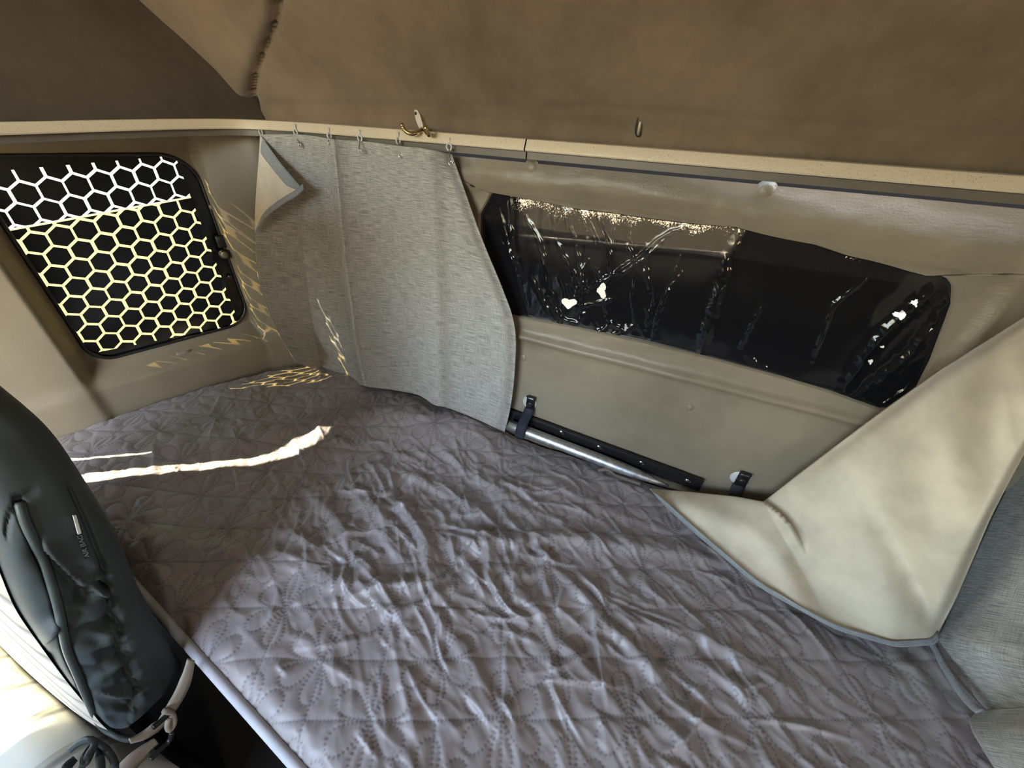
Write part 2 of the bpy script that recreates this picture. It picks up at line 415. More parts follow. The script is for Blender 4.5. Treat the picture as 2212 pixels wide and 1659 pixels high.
def clip(poly, lines):
    """keep the side where a*x+b*y<=c"""
    for a, b, c in lines:
        out = []
        for i in range(len(poly)):
            p, q = poly[i], poly[(i+1) % len(poly)]
            dp, dq = a*p[0]+b*p[1]-c, a*q[0]+b*q[1]-c
            if dp <= 0: out.append(p)
            if (dp < 0 < dq) or (dq < 0 < dp):
                t = dp/(dp-dq); out.append((p[0]+t*(q[0]-p[0]), p[1]+t*(q[1]-p[1])))
        poly = out
        if len(poly) < 3: return []
    return poly
SEAM = lambda u: 1.197+.112*u
IU0, IU1, IZ0, IZ1 = U0-.005, .333, .876, 1.312
def hexfilm(name, label, org, a, b, rows, cols, seam_side, gap, clear):
    root = thing(name, label, 'window film', tuple(wl(np.array(.16), np.array(1.05))))
    a = np.array(a); b = np.array(b); V = []; Fc = []
    up = -b*2/3; hx = [up, a*.5+up*.5, a*.5-up*.5, -up, -a*.5-up*.5, -a*.5+up*.5]
    # slanted bottom: the clear lines end a little above the seal
    lim = [(-1, 0, -IU0), (1, 0, IU1), (-.078, 1, 1.310), (-.10, -1, -.868)]
    lim.append((.112, -1, -1.197-.0022) if seam_side > 0 else (-.112, 1, 1.197-.0022))
    for r in range(*rows):
        for q in range(*cols):
            c = np.array(org)+a*(q+.5*(r % 2))+b*r
            j = 1+.04*math.sin(7.3*q+3.1*r)
            pts = [tuple(c+h*(1-gap)*j) for h in hx]
            pts = clip(pts, lim)
            if not pts: continue
            k = len(V); pts = np.array(pts)
            nn = .0005+.0012*np.sin(9*pts[:, 0]+5*pts[:, 1]+q)
            # right border of the sheet is loose and crinkled
            cr = sm(.27, .33, pts[:, 0]); nn = nn+cr*.004*np.abs(perlin(pts[:, 0]*60, pts[:, 1]*60, 5))
            V += list(wl(pts[:, 0], pts[:, 1], nn-.006)); Fc.append(list(range(k, k+len(pts))))
    o = mesh('printed_hexagons', V, Fc, M['hexfilm'], root, smooth=False)
    m = o.modifiers.new('thickness', 'SOLIDIFY'); m.thickness = .0006
    lo, hi = (SEAM, lambda u: 1.335) if seam_side > 0 else ((lambda u: .852), SEAM)
    us = np.linspace(U0-.004, U1-.002, 30); tt = np.linspace(0, 1, 12)
    z = lo(us)*np.ones_like(us); z2 = hi(us)*np.ones_like(us)
    G = wl(np.repeat(us[None], 12, 0), z[None]*(1-tt[:, None])+z2[None]*tt[:, None], np.full((12, 30), -.0085))
    grid('clear_sheet', G, clear, root)
    # black unprinted border of the sheet
    V = []; Fc = []
    def strip(pts):
        k = len(V); p = np.array(pts); V.extend(wl(p[:, 0], p[:, 1], np.full(len(p), -.0055))); Fc.append(list(range(k, k+len(p))))
    e = .003
    if seam_side > 0:
        strip([(U0-.005, 1.308+.078*U0), (U1, 1.308+.078*U1), (U1, Z1+.002), (U0-.005, Z1+.002)]); strip([(IU1-e, SEAM(IU1)), (U1+.004, SEAM(U1)), (U1+.004, 1.34), (IU1-e, 1.34)])
    else:
        strip([(IU1-e, .84), (U1+.004, .84), (U1+.004, SEAM(U1)), (IU1-e, SEAM(IU1))]); strip([(U0-.005, Z0-.006), (U1, Z0-.006), (U1, .868-.10*U1+e), (U0-.005, .868-.10*U0+e)])
    o = mesh('black_border', V, Fc, M['hexfilm'], root, smooth=False); m = o.modifiers.new('thickness', 'SOLIDIFY'); m.thickness = .0006
    return root
hexfilm('honeycomb_film', 'upper black honeycomb privacy film on the left side window above the overlap seam', (.030, 1.263), (.0446, .0056), (-.0006, -.0400), (-1, 5), (-4, 10), 1, .120, M['glass_white'])
hexfilm('honeycomb_film', 'lower black honeycomb privacy film on the left side window with yellow-lit lines', (.0, 1.083), (.0455, .0086), (-.0003, -.0388), (-4, 9), (-4, 10), -1, .128, M['glass_yellow'])

# little fittings around the side window
def on_left(px, n=0):
    """point on the padded side panel seen at px"""
    p = at_plane(np.array(px, float), WP0+WN*.0+np.array([0, 0, 1.]), WN)
    for _ in range(12):
        u = (p-WP0) @ WU; nn = float(side_n(u, p[2]))+n
        p = at_plane(np.array(px, float), WP0+WN*nn+np.array([0, 0, 1.]), WN)
    return p
lp = on_left((478, 520)); lt = thing('window_latch', 'black round-knobbed catch on the right edge of the side window', 'window latch', tuple(lp))
box('latch_body', lp+WN*.008, (.012, .030, .036), M['black_plastic'], lt, .004, Matrix.Rotation(math.radians(-17), 3, 'Z'))
kp = on_left((483, 548)); lk_ = lathe('latch_knob', [(0, .026), (.010, .026), (.0135, .022), (.0135, .006), (.012, 0)], kp, WN+np.array([0, -.2, .1]), M['black_plastic'], lt)
lathe('knob_cap', [(0, .028), (.0085, .0275), (.0095, .025)], kp, WN+np.array([0, -.2, .1]), plain('latch_cap', (.20, .17, .14), .3), lk_)
for px, nm, lb in (((457, 447), 'screw_cap', 'small beige screw cap beside the upper right edge of the side window'), ((497, 597), 'screw_cap', 'small dark screw cap just below the side window latch')):
    p = on_left(px); tag(lathe(nm, [(0, .007), (.004, .0065), (.0065, .004), (.007, 0)], p, WN+np.array([.0, -.6, 0]), M['vinyl_side'] if px[1] < 500 else M['black_plastic']), lb, 'screw cap', 'screw caps by the side window')
p = on_left((395, 762)); tag(box('wall_clip', p+WN*.002, (.005, .032, .010), plain('clip_beige', (.30, .255, .2), .5), bevel=.0018, rot=Matrix.Rotation(math.radians(-17), 3, 'Z')), 'small flat beige plastic clip on the wall under the side window', 'clip')

# ------------------------------------------------------------------ back wall with its window
YB = .850
WX0, WX1, WZ0, WZ1 = -.46, .437, 1.018, 1.300
top_px = np.array([(1000, 406), (1070, 417), (1150, 431), (1240, 450), (1320, 459), (1400, 471), (1500, 483), (1590, 489), (1650, 505), (1700, 516), (1760, 527), (1830, 551), (1900, 567), (1960, 585), (2005, 597), (2030, 594), (2052, 604), (2064, 622)])
tp = at_y(top_px, YB)
rt_px = np.array([(2062, 660), (2040, 720), (2015, 785), (1985, 845), (1955, 878), (1925, 889)]); rp = at_y(rt_px, YB)
bt_px = np.array([(1905, 890), (1800, 852), (1700, 822), (1560, 784), (1400, 744), (1250, 712), (1120, 687)]); bp = at_y(bt_px, YB)
BACK_OPEN = np.r_[[(WX0+.03, tp[0, 2]-.003)], tp[:, [0, 2]], rp[:, [0, 2]], bp[:, [0, 2]], [(WX0+.03, 1.030), (WX0, 1.06), (WX0, 1.27)]]
def back_y(x, z):
    dr = np.maximum(0, x-WX1); db = np.maximum(0, 1.017-z); dt = np.maximum(0, z-(1.305-.03*sm(-.2, .45, x)))
    y = YB+.004*np.sin(x*5)*sm(0, .05, dt)
    y = y-.014*np.exp(-((db-.030)/.012)**2)*sm(1.03, .99, z)         # padded ledge under the window
    y = y-.010*np.exp(-((dr-.045)/.012)**2)                           # welt beside the window
    y = y-.016*np.exp(-((dt-.05)/.035)**2)*sm(0, .02, dt)             # sagging pad above it
    return y+.0022*perlin(x*10, z*14, 11)+.0012*perlin(x*34, z*50, 12)
wall_back = struct(ring_panel('wall_back', BACK_OPEN, (-1.16, 1.40, .40, 1.384), lambda x, z: np.stack([x, back_y(x, z), z], -1), M['vinyl'], 300, 80,
                 depth0=lambda x, z: np.stack([x, np.full_like(x, YB+.030), z], -1)))
for px, r in (((1153, 362), .0135), ((1653, 413), .0145), ((1490, 879), .0105), ((1131, 772), .012)):
    c = at_y(np.array(px, float), YB); c[1] = float(back_y(c[0], c[2]))+.002
    lathe('upholstery_button', [(0, .0065), (r*.5, .0058), (r*.85, .0036), (r, .0005), (r*1.25, -.001)], c, (0, -1, 0), M['vinyl'], wall_back)
# glass
win2 = struct(bpy.data.objects.new('window_2', None)); link(win2)
mesh('window_glass', [(-.55, .895, .96), (.52, .895, .96), (.52, .895, 1.37), (-.55, .895, 1.37)], [[0, 1, 2, 3]], M['glass'], win2, smooth=False)
sl = resample_loop(BACK_OPEN, 160); sl = np.r_[sl, sl[:1]]
tube('window_seal', np.stack([sl[:, 0], np.full(len(sl), YB+.020), sl[:, 1]], -1), .005, M['black_plastic'], win2, 8, cap=False)
# crinkled film: wrinkles traced where the creases run, torn holes left open
cre = [([(1075, 450), (1100, 540), (1120, 620), (1140, 680)], .0035), ([(1100, 425), (1102, 520), (1115, 580), (1130, 610)], .003), ([(1135, 470), (1165, 520), (1180, 580), (1185, 620)], .004),
       ([(1200, 520), (1220, 560), (1245, 600)], .004), ([(1240, 525), (1250, 570), (1258, 620), (1255, 700)], .0035), ([(1290, 465), (1300, 500), (1315, 530), (1318, 590)], .004),
       ([(1330, 465), (1325, 520), (1318, 590), (1305, 680)], .003), ([(1480, 490), (1430, 510), (1380, 555), (1330, 590), (1260, 630)], .006), ([(1450, 505), (1390, 560), (1345, 590), (1320, 610)], .004),
       ([(1400, 550), (1375, 590), (1365, 640), (1370, 690), (1390, 725)], .003), ([(1470, 555), (1455, 600)], .003), ([(1475, 590), (1440, 630), (1425, 670), (1405, 740)], .0035), ([(1600, 500), (1570, 560), (1555, 620), (1535, 690), (1515, 770)], .008),
       ([(1650, 660), (1630, 690), (1600, 750)], .0035), ([(1870, 605), (1800, 660), (1770, 740), (1755, 780)], .004), ([(2020, 630), (1930, 700), (1870, 770), (1815, 860)], .010), ([(2045, 660), (1980, 760), (1900, 830), (1830, 870)], .010),
       ([(1145, 600), (1170, 650), (1200, 700)], .004), ([(1185, 620), (1200, 660), (1210, 700)], .004), ([(1375, 700), (1340, 720), (1300, 730), (1280, 700)], .006), ([(1420, 750), (1470, 762), (1510, 772)], .006), ([(1615, 770), (1640, 790), (1665, 800)], .004),
       ([(1180, 640), (1215, 690), (1250, 700), (1262, 680)], .006), ([(1290, 720), (1320, 700), (1350, 715)], .006), ([(1900, 880), (1950, 850), (1975, 825)], .006)]
rc = np.random.default_rng(17)
for _ in range(30):
    cx_, cy_ = rc.uniform(1095, 1420), rc.uniform(470, 735); a_ = math.pi/2+rc.normal(.05, .45); L_ = rc.uniform(18, 55)
    dx_, dy_ = math.cos(a_)*L_, math.sin(a_)*L_; cre.append(([(cx_-dx_, cy_-dy_), (cx_+rc.normal(0, 4), cy_), (cx_+dx_, cy_+dy_)], rc.uniform(.0018, .004)))
nx, nz = 560, 230
gx = np.linspace(-.50, .475, nx); gz = np.linspace(.985, 1.345, nz); GX, GZ = np.meshgrid(gx, gz)
FP = proj(np.stack([GX, np.full_like(GX, .862), GZ], -1))
fy = .866+.0020*perlin(GX*12, GZ*9, 21)+.0005*perlin(GX*40, GZ*26, 22)*sm(.2, -.2, GX)
for pts, amp in cre:
    d, s_, a_ = seg_dist(FP, pl(np.linspace(0, 1, 14), pts)); w = 4.2 if amp < .007 else 13
    jit = 1+.55*perlin(FP[..., 0]/26, FP[..., 1]/26, int(pts[0][0])); amp = amp*.55; d = np.abs(d+2.5*perlin(FP[..., 0]/14, FP[..., 1]/14, 9))
    fy = fy-amp*np.exp(-(d/w)**2)*jit*np.sin(np.clip(a_, 0.03, .97)*np.pi)**.4
holes = [((1299, 629), 10, 17), ((1228, 656), 17, 11), ((1945, 682), 15, 8), ((1977, 655), 9, 8), ((1908, 751), 6, 4), ((1882, 784), 6, 7), ((1262, 453), 8, 5), ((1750, 642), 2, 2), ((1445, 625), 3, 3), ((1352, 708), 4, 8)]
hole = np.zeros_like(GX, bool)
for (cx, cy), rx, ry in holes:
    ang = np.arctan2(FP[..., 1]-cy, FP[..., 0]-cx); hole |= np.hypot((FP[..., 0]-cx)/rx, (FP[..., 1]-cy)/ry) < 1+.22*np.sin(3*ang+cx)
wear_edge = np.interp(FP[..., 0], top_px[:, 0], top_px[:, 1])
wear = sm(75, 0, FP[..., 1]-wear_edge)*sm(1060, 1130, FP[..., 0])*sm(1660, 1580, FP[..., 0])
wear = np.maximum(wear, .9*sm(45, 0, FP[..., 1]-wear_edge)*np.exp(-((FP[..., 0]-1835)/40)**2))
thin = sm(150, 90, FP[..., 1]-wear_edge)*sm(1110, 1150, FP[..., 0])*sm(1622, 1600, FP[..., 0]+.75*(FP[..., 1]-495))
wall_f = grid_faces(nz, nx); hf = hole.ravel()[wall_f].all(1)
V = np.stack([GX, np.minimum(fy, .878), GZ], -1).reshape(-1, 3)
film = mesh('window_film', V, wall_f[~hf], M['tintfilm'], None, True, {'wear': wear, 'thin': thin})
tag(film, 'crinkled glossy black plastic film covering the rear window, torn in small holes', 'window film')

# ------------------------------------------------------------------ upper lining
nx, ns = 300, 120
gx = np.linspace(-1.42, 1.45, nx); gs = np.linspace(0, 1, ns)
prof = smooth_pl([(.842, 1.400), (.838, 1.448), (.826, 1.466), (.70, 1.640), (.55, 1.84), (.38, 2.05)], ns)
P = np.empty((ns, nx, 3)); P[..., 0] = gx; P[..., 1] = prof[:, :1]; P[..., 2] = prof[:, 1:]
FPx = proj(P); nrm = np.array([0, -.81, -.58])
d, s_, a_ = seg_dist(FPx, pl(np.linspace(0, 1, 16), [(548, 232), (540, 205), (545, 165), (565, 110), (592, 45), (600, -20), (600, -200)]))
P += nrm*(-.022*np.exp(-(d/11)**2)+.014*np.exp(-(np.maximum(0, d)/60)**2)*(s_ < 0))[..., None]
d, s_, a_ = seg_dist(FPx, [(575, 222), (1300, 236), (2212, 300)]); P += nrm*(-.0025*np.exp(-(d/7)**2))[..., None]
P += nrm*(.004*perlin(P[..., 0]*3, P[..., 2]*4, 31)+.0012*perlin(P[..., 0]*14, P[..., 2]*16, 32))[..., None]
ceil_slope = struct(grid('wall_back_upper', P, M['headliner']))
# left upper lining, leaning out as it rises
yy = np.linspace(-1.45, .86, 90); zz = np.linspace(1.395, 2.05, 40); Y, Z = np.meshgrid(yy, zz)
Xp = -1.095-.303*(.80-np.maximum(Y, -.1))-.42*np.maximum(0, Z-1.43)-.16*sm(1.42, 1.50, Z)*sm(.60, .80, Y)*0 + .004*perlin(Y*4, Z*4, 33)
Xp = np.maximum(Xp, -1.50); zb_ = np.interp(yy, [-1.4, .20, .32, .383, .8], [1.41, 1.405, 1.384, 1.384, 1.398]); Z[1] = zb_; Xp[0] = Xp[1]-.22; Z[0] = zb_
struct(grid('wall_left_upper', np.stack([Xp, Y, Z], -1), M['headliner_shaded'], thick=.01))
# shell that the photo does not show but that shapes the daylight
box_ = lambda n, c, s, m: struct(box(n, c, s, m))
box_('ceiling', (0, -.45, 2.06), (3.0, 2.0, .02), M['headliner'])
box_('floor', (0, -.25, -.01), (3.1, 2.6, .02), M['floor'])
struct(poly_sheet('wall_right', [(-1.45, 0), (.95, 0), (.95, 2.05), (-1.45, 2.05)], [[(-.95, 1.20), (-.72, 1.20), (-.72, 1.50), (-.95, 1.50)]], lambda y, z: (1.40, y, z), (.012, 0, 0), M['vinyl_side']))
struct(poly_sheet('wall_front', [(-1.42, 0), (1.42, 0), (1.42, 2.05), (-1.42, 2.05)], [[(-1.30, 1.06), (-.15, 1.06), (-.15, 1.95), (-1.25, 1.95)]], lambda x, z: (x, -1.45, z), (0, -.012, 0), M['vinyl_side']))
box_('light_seal_1', (.1, .878, 1.40), (2.6, .012, .10), M['black_gap'])  # black strip added to keep daylight out and darken the gap under the rail
box_('wall_back_outer', (0, .97, .42), (2.6, .02, .86), M['black_gap'])

# ------------------------------------------------------------------ curtain rail
rp_ = [(1.38, .795, 1.4085), (.3, .795, 1.4085), (-.80, .795, 1.409), (-.95, .797, 1.408), (-1.03, .792, 1.407), (-1.080, .765, 1.406), (-1.112, .70, 1.404), (-1.146, .58, 1.398), (-1.206, .383, 1.386), (-1.35, -.10, 1.358)]
def rail(name, label, pts):
    pts = np.asarray(pts); T = np.gradient(pts, axis=0); T[:, 2] = 0; T /= np.linalg.norm(T, axis=1)[:, None]
    O = np.stack([-T[:, 1], T[:, 0], 0*T[:, 0]], -1)          # travelling right to left: this points into the room
    pf = [(-.030, .018), (-.003, .0175), (-.001, .0165), (.006, .002), (.0065, .0), (.005, -.0022), (.0, -.0028)]
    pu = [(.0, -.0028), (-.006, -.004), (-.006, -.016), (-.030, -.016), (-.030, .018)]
    root = thing(name, label, 'curtain rail', tuple(pts[len(pts)//2]))
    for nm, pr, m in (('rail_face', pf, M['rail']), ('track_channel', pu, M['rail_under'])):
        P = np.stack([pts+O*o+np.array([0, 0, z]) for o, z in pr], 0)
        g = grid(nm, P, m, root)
        e = g.modifiers.new('edge', 'EDGE_SPLIT'); e.split_angle = math.radians(25)
    return root
full = smooth_pl(rp_, 700, 2)
k = np.argmin(np.abs(full[:, 0]+.330)+(full[:, 1] < .7)*9)
rail('curtain_rail', 'long speckled cream curtain rail above the rear window, right of the joint', np.r_[full[:k-8:14], [full[k]+(full[k-1]-full[k])/abs(full[k-1, 0]-full[k, 0])*.0016]])
rail('curtain_rail', 'cream curtain rail bending round the corner from the side window to the joint', np.r_[[full[k]-(full[k-1]-full[k])/abs(full[k-1, 0]-full[k, 0])*.0010], full[k+1:]])

# ------------------------------------------------------------------ left curtain
def coons(top, bot, left, right, h, w):
    s = np.linspace(0, 1, w); t = np.linspace(0, 1, h)
    T, B, L, R = pl(s, top), pl(s, bot), pl(t, left), pl(t, right)
    s_, t_ = s[None, :, None], t[:, None, None]
    return (1-t_)*T[None]+t_*B[None]+(1-s_)*L[:, None]+s_*R[:, None]-((1-s_)*(1-t_)*T[0]+s_*(1-t_)*T[-1]+(1-s_)*t_*B[0]+s_*t_*B[-1])
left_edge = smooth_pl([(562, 290), (554, 420), (551, 540), (556, 600), (575, 665), (603, 725), (640, 784)], 60)
right_edge = smooth_pl([(976, 333), (1000, 400), (1040, 515), (1085, 620), (1116, 705), (1113, 800), (1104, 880), (1090, 933)], 60)
top_edge = [(562, 290), (638, 290), (675, 293), (715, 300), (745, 303), (777, 304), (820, 309), (864, 316), (915, 320), (976, 333)]
bot_edge = smooth_pl([(640, 784), (700, 803), (765, 828), (783, 832), (800, 836), (850, 842), (895, 850), (915, 858), (938, 876), (962, 878), (1030, 905), (1090, 933)], 80, 1)
G = coons(smooth_pl(top_edge, 80, 1), bot_edge, left_edge, right_edge, 210, 300)
py, px_ = G[..., 1], G[..., 0]
tt = np.linspace(0, 1, 210)[:, None]
r1 = np.interp(py, [280, 560, 740, 835], [719, 746, 770, 790]); rl = np.interp(py, [280, 405, 600, 720, 835], [640, 655, 701, 735, 775]); r2 = np.interp(py, [300, 560, 875], [924, 936, 944])
fold = (.030+.062*tt)*np.where(px_ > r1, np.exp(-np.clip(px_-r1, 0, None)/(30+30*tt)), np.exp(-((px_-r1)/9)**2))
fold -= (.012+.022*tt)*np.exp(-((px_-r1-78)/38)**2)*(px_ > r1)
fold += .004*np.where(px_ > rl, np.exp(-((px_-rl)/40)**2), np.exp(-((px_-rl)/5)**2))*sm(330, 420, py)
fold += (.016+.016*tt)*np.where(px_ < r2, np.exp(-np.clip(r2-px_, 0, None)/45), np.exp(-((px_-r2)/26)**2))
fold += .006*np.sin((px_-560)/38.)*sm(.5, 0, tt)
edge = (1116-px_)
xl_ = np.interp(py, left_edge[:, 1], left_edge[:, 0]); fold += (.004+.098*sm(.05, .7, tt))*np.clip((r1-88-px_)/np.maximum(r1-88-xl_, 1), 0, 1)
fold -= .018*np.exp(-((np.interp(py, right_edge[:, 1], right_edge[:, 0])-px_)/16)**2)
fold += .010*sm(.80, 1, tt)*np.exp(-((px_-850)/60)**2)
yc = .800-fold-.016*(1-sm(0, .12, tt))
P = at_y(G, yc)
w_m = np.cumsum(np.r_[0, np.linalg.norm(np.diff(P[100], axis=0), axis=1)]); h_m = np.cumsum(np.r_[0, np.linalg.norm(np.diff(P[:, 150], axis=0), axis=1)])
UV = np.stack(np.meshgrid(w_m, h_m), -1)
cl = thing('curtain', 'short grey linen curtain hanging from hooks between the side and rear windows', 'curtain', tuple(P[0, 150]))
cc_ = grid('curtain_cloth', P, M['linen'], cl, uv=UV, thick=.0016)
# turned-over corner: lining with a linen hem
A_, B_, C_ = np.array((564., 293.)), np.array((656., 410.)), np.array((551., 505.))
ab = smooth_pl([A_, (600, 345), (642, 395), B_], 40, 1); cb = smooth_pl([C_, (572, 470), (612, 440), (640, 425), B_], 40, 1); ac = smooth_pl([A_, (556, 380), (551, 450), C_], 40, 1)
def tri_patch(e0, e1, h, y, name, mat, uvs=1):
    t = np.linspace(0, 1, h)[:, None, None]; Gp = (1-t)*e0[None]+t*e1[None]; Pp = at_y(Gp, y(Gp)); 
    u = np.cumsum(np.r_[0, np.linalg.norm(np.diff(Pp[0], axis=0), axis=1)]); v = np.linspace(0, .1*uvs, h)
    grid(name, Pp, mat, cl, uv=np.stack(np.meshgrid(u, v), -1), thick=.0014)
fy_ = lambda g: .780-.045*sm(300, 505, g[..., 1])-.010*np.sin(np.clip((g[..., 0]-550)/105, 0, 1)*np.pi*.6)
fy2 = lambda g: fy_(g)-.0022
inner_ab = ab+(C_-ab)*.0+np.array([-17, 14])*np.linspace(.3, 1, 40)[:, None]
n0 = np.linspace(0, 1, 40)
lin_edge = pl(n0, np.r_[ab]); lin_low = pl(n0, np.r_[ac, cb[1:]])
tri_patch(lin_edge, lin_low, 24, fy_, 'turned_lining', M['lining'])
hem1 = np.stack([ab, ab+np.array([-20, 10.])*sm(0, .25, n0)[:, None]*(1-.55*sm(.8, 1, n0))[:, None]])
tri_patch(hem1[0], hem1[1], 6, fy2, 'turned_hem', M['linen_hem'])
hem2 = np.stack([cb, cb+np.array([-2, -13.])*(.35+.65*sm(0, .3, n0))[:, None]])
tri_patch(hem2[0], hem2[1], 6, lambda g: fy2(g)-.001, 'turned_hem', M['linen_hem'])
# hooks
hk = [((563, 283), (571, 303)), ((638, 283), (648, 312)), ((711, 291), (712, 308)), ((777, 296), (778, 325)), ((860, 302), (866, 335)), ((970, 315), (974, 350))]
names = ['leftmost steel curtain hook, at the turned-over curtain corner', 'second steel curtain hook from the left, just right of the turned corner', 'third steel curtain hook from the left, seen edge-on over the main fold', 'fourth steel curtain hook from the left, with a round white runner', 'fifth steel curtain hook from the left, below the double coat hook', 'rightmost steel curtain hook, at the right top corner of the linen curtain']
for i, ((a, b), lb) in enumerate(zip(hk, names)):
    pa = at_y(np.array(a, float), .788); pb = at_y(np.array(b, float), .778)
    r = thing('curtain_hook', lb, 'curtain hook', tuple(pa), 'steel hooks of the linen curtain')
    wide = .25 if i in (2, 4) else 1
    an = np.linspace(0, 2*np.pi, 22); rr = .0058
    tube('runner', np.stack([pa[0]+rr*wide*np.cos(an), np.full(22, pa[1])+rr*(1-wide)*np.cos(an), pa[2]-.002+rr*np.sin(an)], -1), .0017, M['clear_plastic'], r, 8, cap=False)
    box('runner_stem', pa+np.array([0, .002, .008]), (.0035, .004, .012), M['clear_plastic'], r, .001)
    q = pa+np.array([0, 0, -.006])
    tube('wire_hook', smooth_pl([q+np.array([-.001, 0, .004]), q+np.array([.001, -.002, 0]), q*.5+pb*.5+np.array([.001, -.003, 0]), pb+np.array([.001, -.004, .004]), pb+np.array([.002, -.004, -.003]), pb+np.array([.004, .004, -.001])], 24), .0011, M['steel'], r, 8)
    an = np.linspace(0, 2*np.pi, 20)
    tube('eyelet', np.stack([pb[0]+.0045*np.cos(an), np.full(20, pb[1]-.001), pb[2]-.001+.0045*np.sin(an)], -1), .0013, M['steel'], cc_, 8, cap=False)

# ------------------------------------------------------------------ coat hook and wall slot
YU = .836
c0 = at_y(np.array((905., 262.)), YU); ch = thing('coat_hook', 'double-prong brass and grey coat hook on the brown lining above the rail', 'coat hook', tuple(c0))
a, b = at_y(np.array((899., 236.)), YU-.004), at_y(np.array((914., 284.)), YU-.006)
ax = b-a; L = np.linalg.norm(ax); ax /= L; sd = np.cross(ax, (0, -1, 0)); sd /= np.linalg.norm(sd)
an = np.linspace(0, 2*np.pi, 36, endpoint=False)
outl = []
for q in an:
    x = math.cos(q); y = math.sin(q); w = .0088*(1-.18*(y < 0)) if True else 0
    outl.append((w*x*(1.0 if y < 0 else .78), y))
cen = (a+b)/2
Vp = [cen+sd*w+ax*(L*.53*y) for w, y in outl]; Vf = [v+np.array([0, -.003, 0]) for v in Vp]; n = len(Vp)
Vb = [v+np.array([0, .008, 0]) for v in Vp]
hp_ = mesh('hook_plate', Vb+Vf, [list(range(n, 2*n))]+[[i, (i+1) % n, n+(i+1) % n, n+i] for i in range(n)], M['grey_plate'], ch, smooth=False)
for px in ((898, 245), (910, 261)):
    c = at_y(np.array(px, float), YU-.0072); lathe('screw_hole', [(0, .0008), (.0026, .0008), (.0032, 0)], c, (0, -1, 0), M['black_metal'], hp_, 14)
bY = lambda px, y: at_y(np.array(px, float), y)
tube('prong', smooth_pl([bY((911, 277), .832), bY((909, 280), .806), bY((903, 286), .780), bY((889, 290), .772), bY((877, 285), .768), bY((871, 277), .766), bY((869, 271), .765)], 26), np.linspace(.0034, .0042, 26), M['brass'], ch)
tube('prong', smooth_pl([bY((914, 278), .830), bY((917, 280), .804), bY((922, 289), .782), bY((928, 293), .774), bY((926, 285), .768), bY((920, 277), .764)], 26), np.linspace(.0034, .0042, 26), M['brass'], ch)
for px, y in (((869, 271), .765), ((920, 277), .764)):
    lathe('prong_tip', [(0, .0048), (.003, .0042), (.0046, .001), (.0046, -.001), (.003, -.004), (0, -.005)], bY(px, y), (0, -.4, 1), M['brass'], ch, 14)
s0 = at_y(np.array((1380., 272.)), YU); sp = thing('metal_staple', 'narrow dark upright metal staple in the brown lining above the rail', 'staple', tuple(s0))
a, b = at_y(np.array((1384., 250.)), YU-.004), at_y(np.array((1377., 295.)), YU-.002)
box('slot_plate', (a+b)/2+np.array([.001, .001, 0]), (.008, .006, np.linalg.norm(b-a)), plain('slot_grey', (.17, .14, .11), .4, .6), sp, .002)
tube('wire_loop', smooth_pl([a+np.array([.006, .002, 0]), a+np.array([0, -.004, .001]), a+np.array([-.004, -.004, -.004]), (a+b)/2+np.array([-.005, -.005, 0]), b+np.array([-.004, -.004, .004]), b+np.array([.001, -.004, -.001]), b+np.array([.004, .002, .004])], 30), .0012, M['black_metal'], sp, 8)

# ------------------------------------------------------------------ bunk: base, mattress, quilt
ye = lambda x: .083-.11*(x+.8)                       # front edge of the bunk
xs = np.linspace(-1.30, 1.3, 40)
def slab(name, y0f, y1, z0, z1, mat, x0=-1.36, x1=1.3):
    xs = np.linspace(x0, x1, 30); b = [(x, y0f(x)) for x in xs]+[(x1, y1), (x0+.30, y1)]
    n = len(b); V = [(x, y, z0) for x, y in b]+[(x, y, z1) for x, y in b]
    return mesh(name, V, [list(range(n))[::-1], list(range(n, 2*n))]+[[i, (i+1) % n, n+(i+1) % n, n+i] for i in range(n)], mat, None, smooth=False)
struct(slab('floor_bunk', lambda x: ye(x)+.05, .84, .0, .46, M['black_gap']))
tag(slab('mattress', lambda x: ye(x)+.022, .835, .462, .625, M['mattress']), 'dark mattress under the quilted cover on the bunk', 'mattress')

NX, NY = 1180, 440
a_ = np.linspace(0, 1, NX)[None, :]; b_ = np.linspace(0, 1, NY)[:, None]
Yq0 = np.linspace(0, 1, NY)[:, None]
def xl(y): return .012+np.interp(y, [0.0, .10, .244, .354, .527, .677, .760, .84], [-1.432, -1.402, -1.366, -1.333, -1.280, -1.206, -1.146, -1.085])
# first guess of y on a straight grid, then x
Yg = .06+(.836-.06)*b_+0*a_
for _ in range(3):
    Xg = xl(Yg)+(.98-xl(Yg))*a_
    Yg = ye(Xg)+(.836-ye(Xg))*b_
XY = np.stack([Xg, Yg], -1)
Zg = .652+.052*sm(-.80, -1.22, Xg)
dfr = (Yg-ye(Xg)); Zg -= .020*np.clip(1-dfr/.035, 0, 1)**2
Zg -= .012*np.clip(1-(.836-Yg)/.05, 0, 1)**2*sm(-1.1, -.8, Xg)
Zg += .034*sm(.60, .80, Yg)*sm(-1.12, -.92, Xg)*sm(-.30, -.48, Xg)
e = (at_z(np.array((1350., 1560.)), .66)-at_z(np.array((1090., 1230.)), .66))[:2]; e /= np.linalg.norm(e); e2 = np.array([-e[1], e[0]])
al, ac_ = XY @ e, XY @ e2
wx = .040*perlin(Xg*5, Yg*5, 41)+.014*perlin(Xg*15, Yg*15, 40); ac2 = ac_+wx
def ridged(f1, f2, seed): return 1-np.abs(perlin(al*f1, ac2*f2, seed))*2.2
mask = .22+.78*np.exp(-(((Xg+.42)/.36)**2+((Yg-.42)/.26)**2))
mask = np.maximum(mask, .62*np.exp(-(((Xg-.15)/.45)**2+((Yg-.38)/.32)**2)))
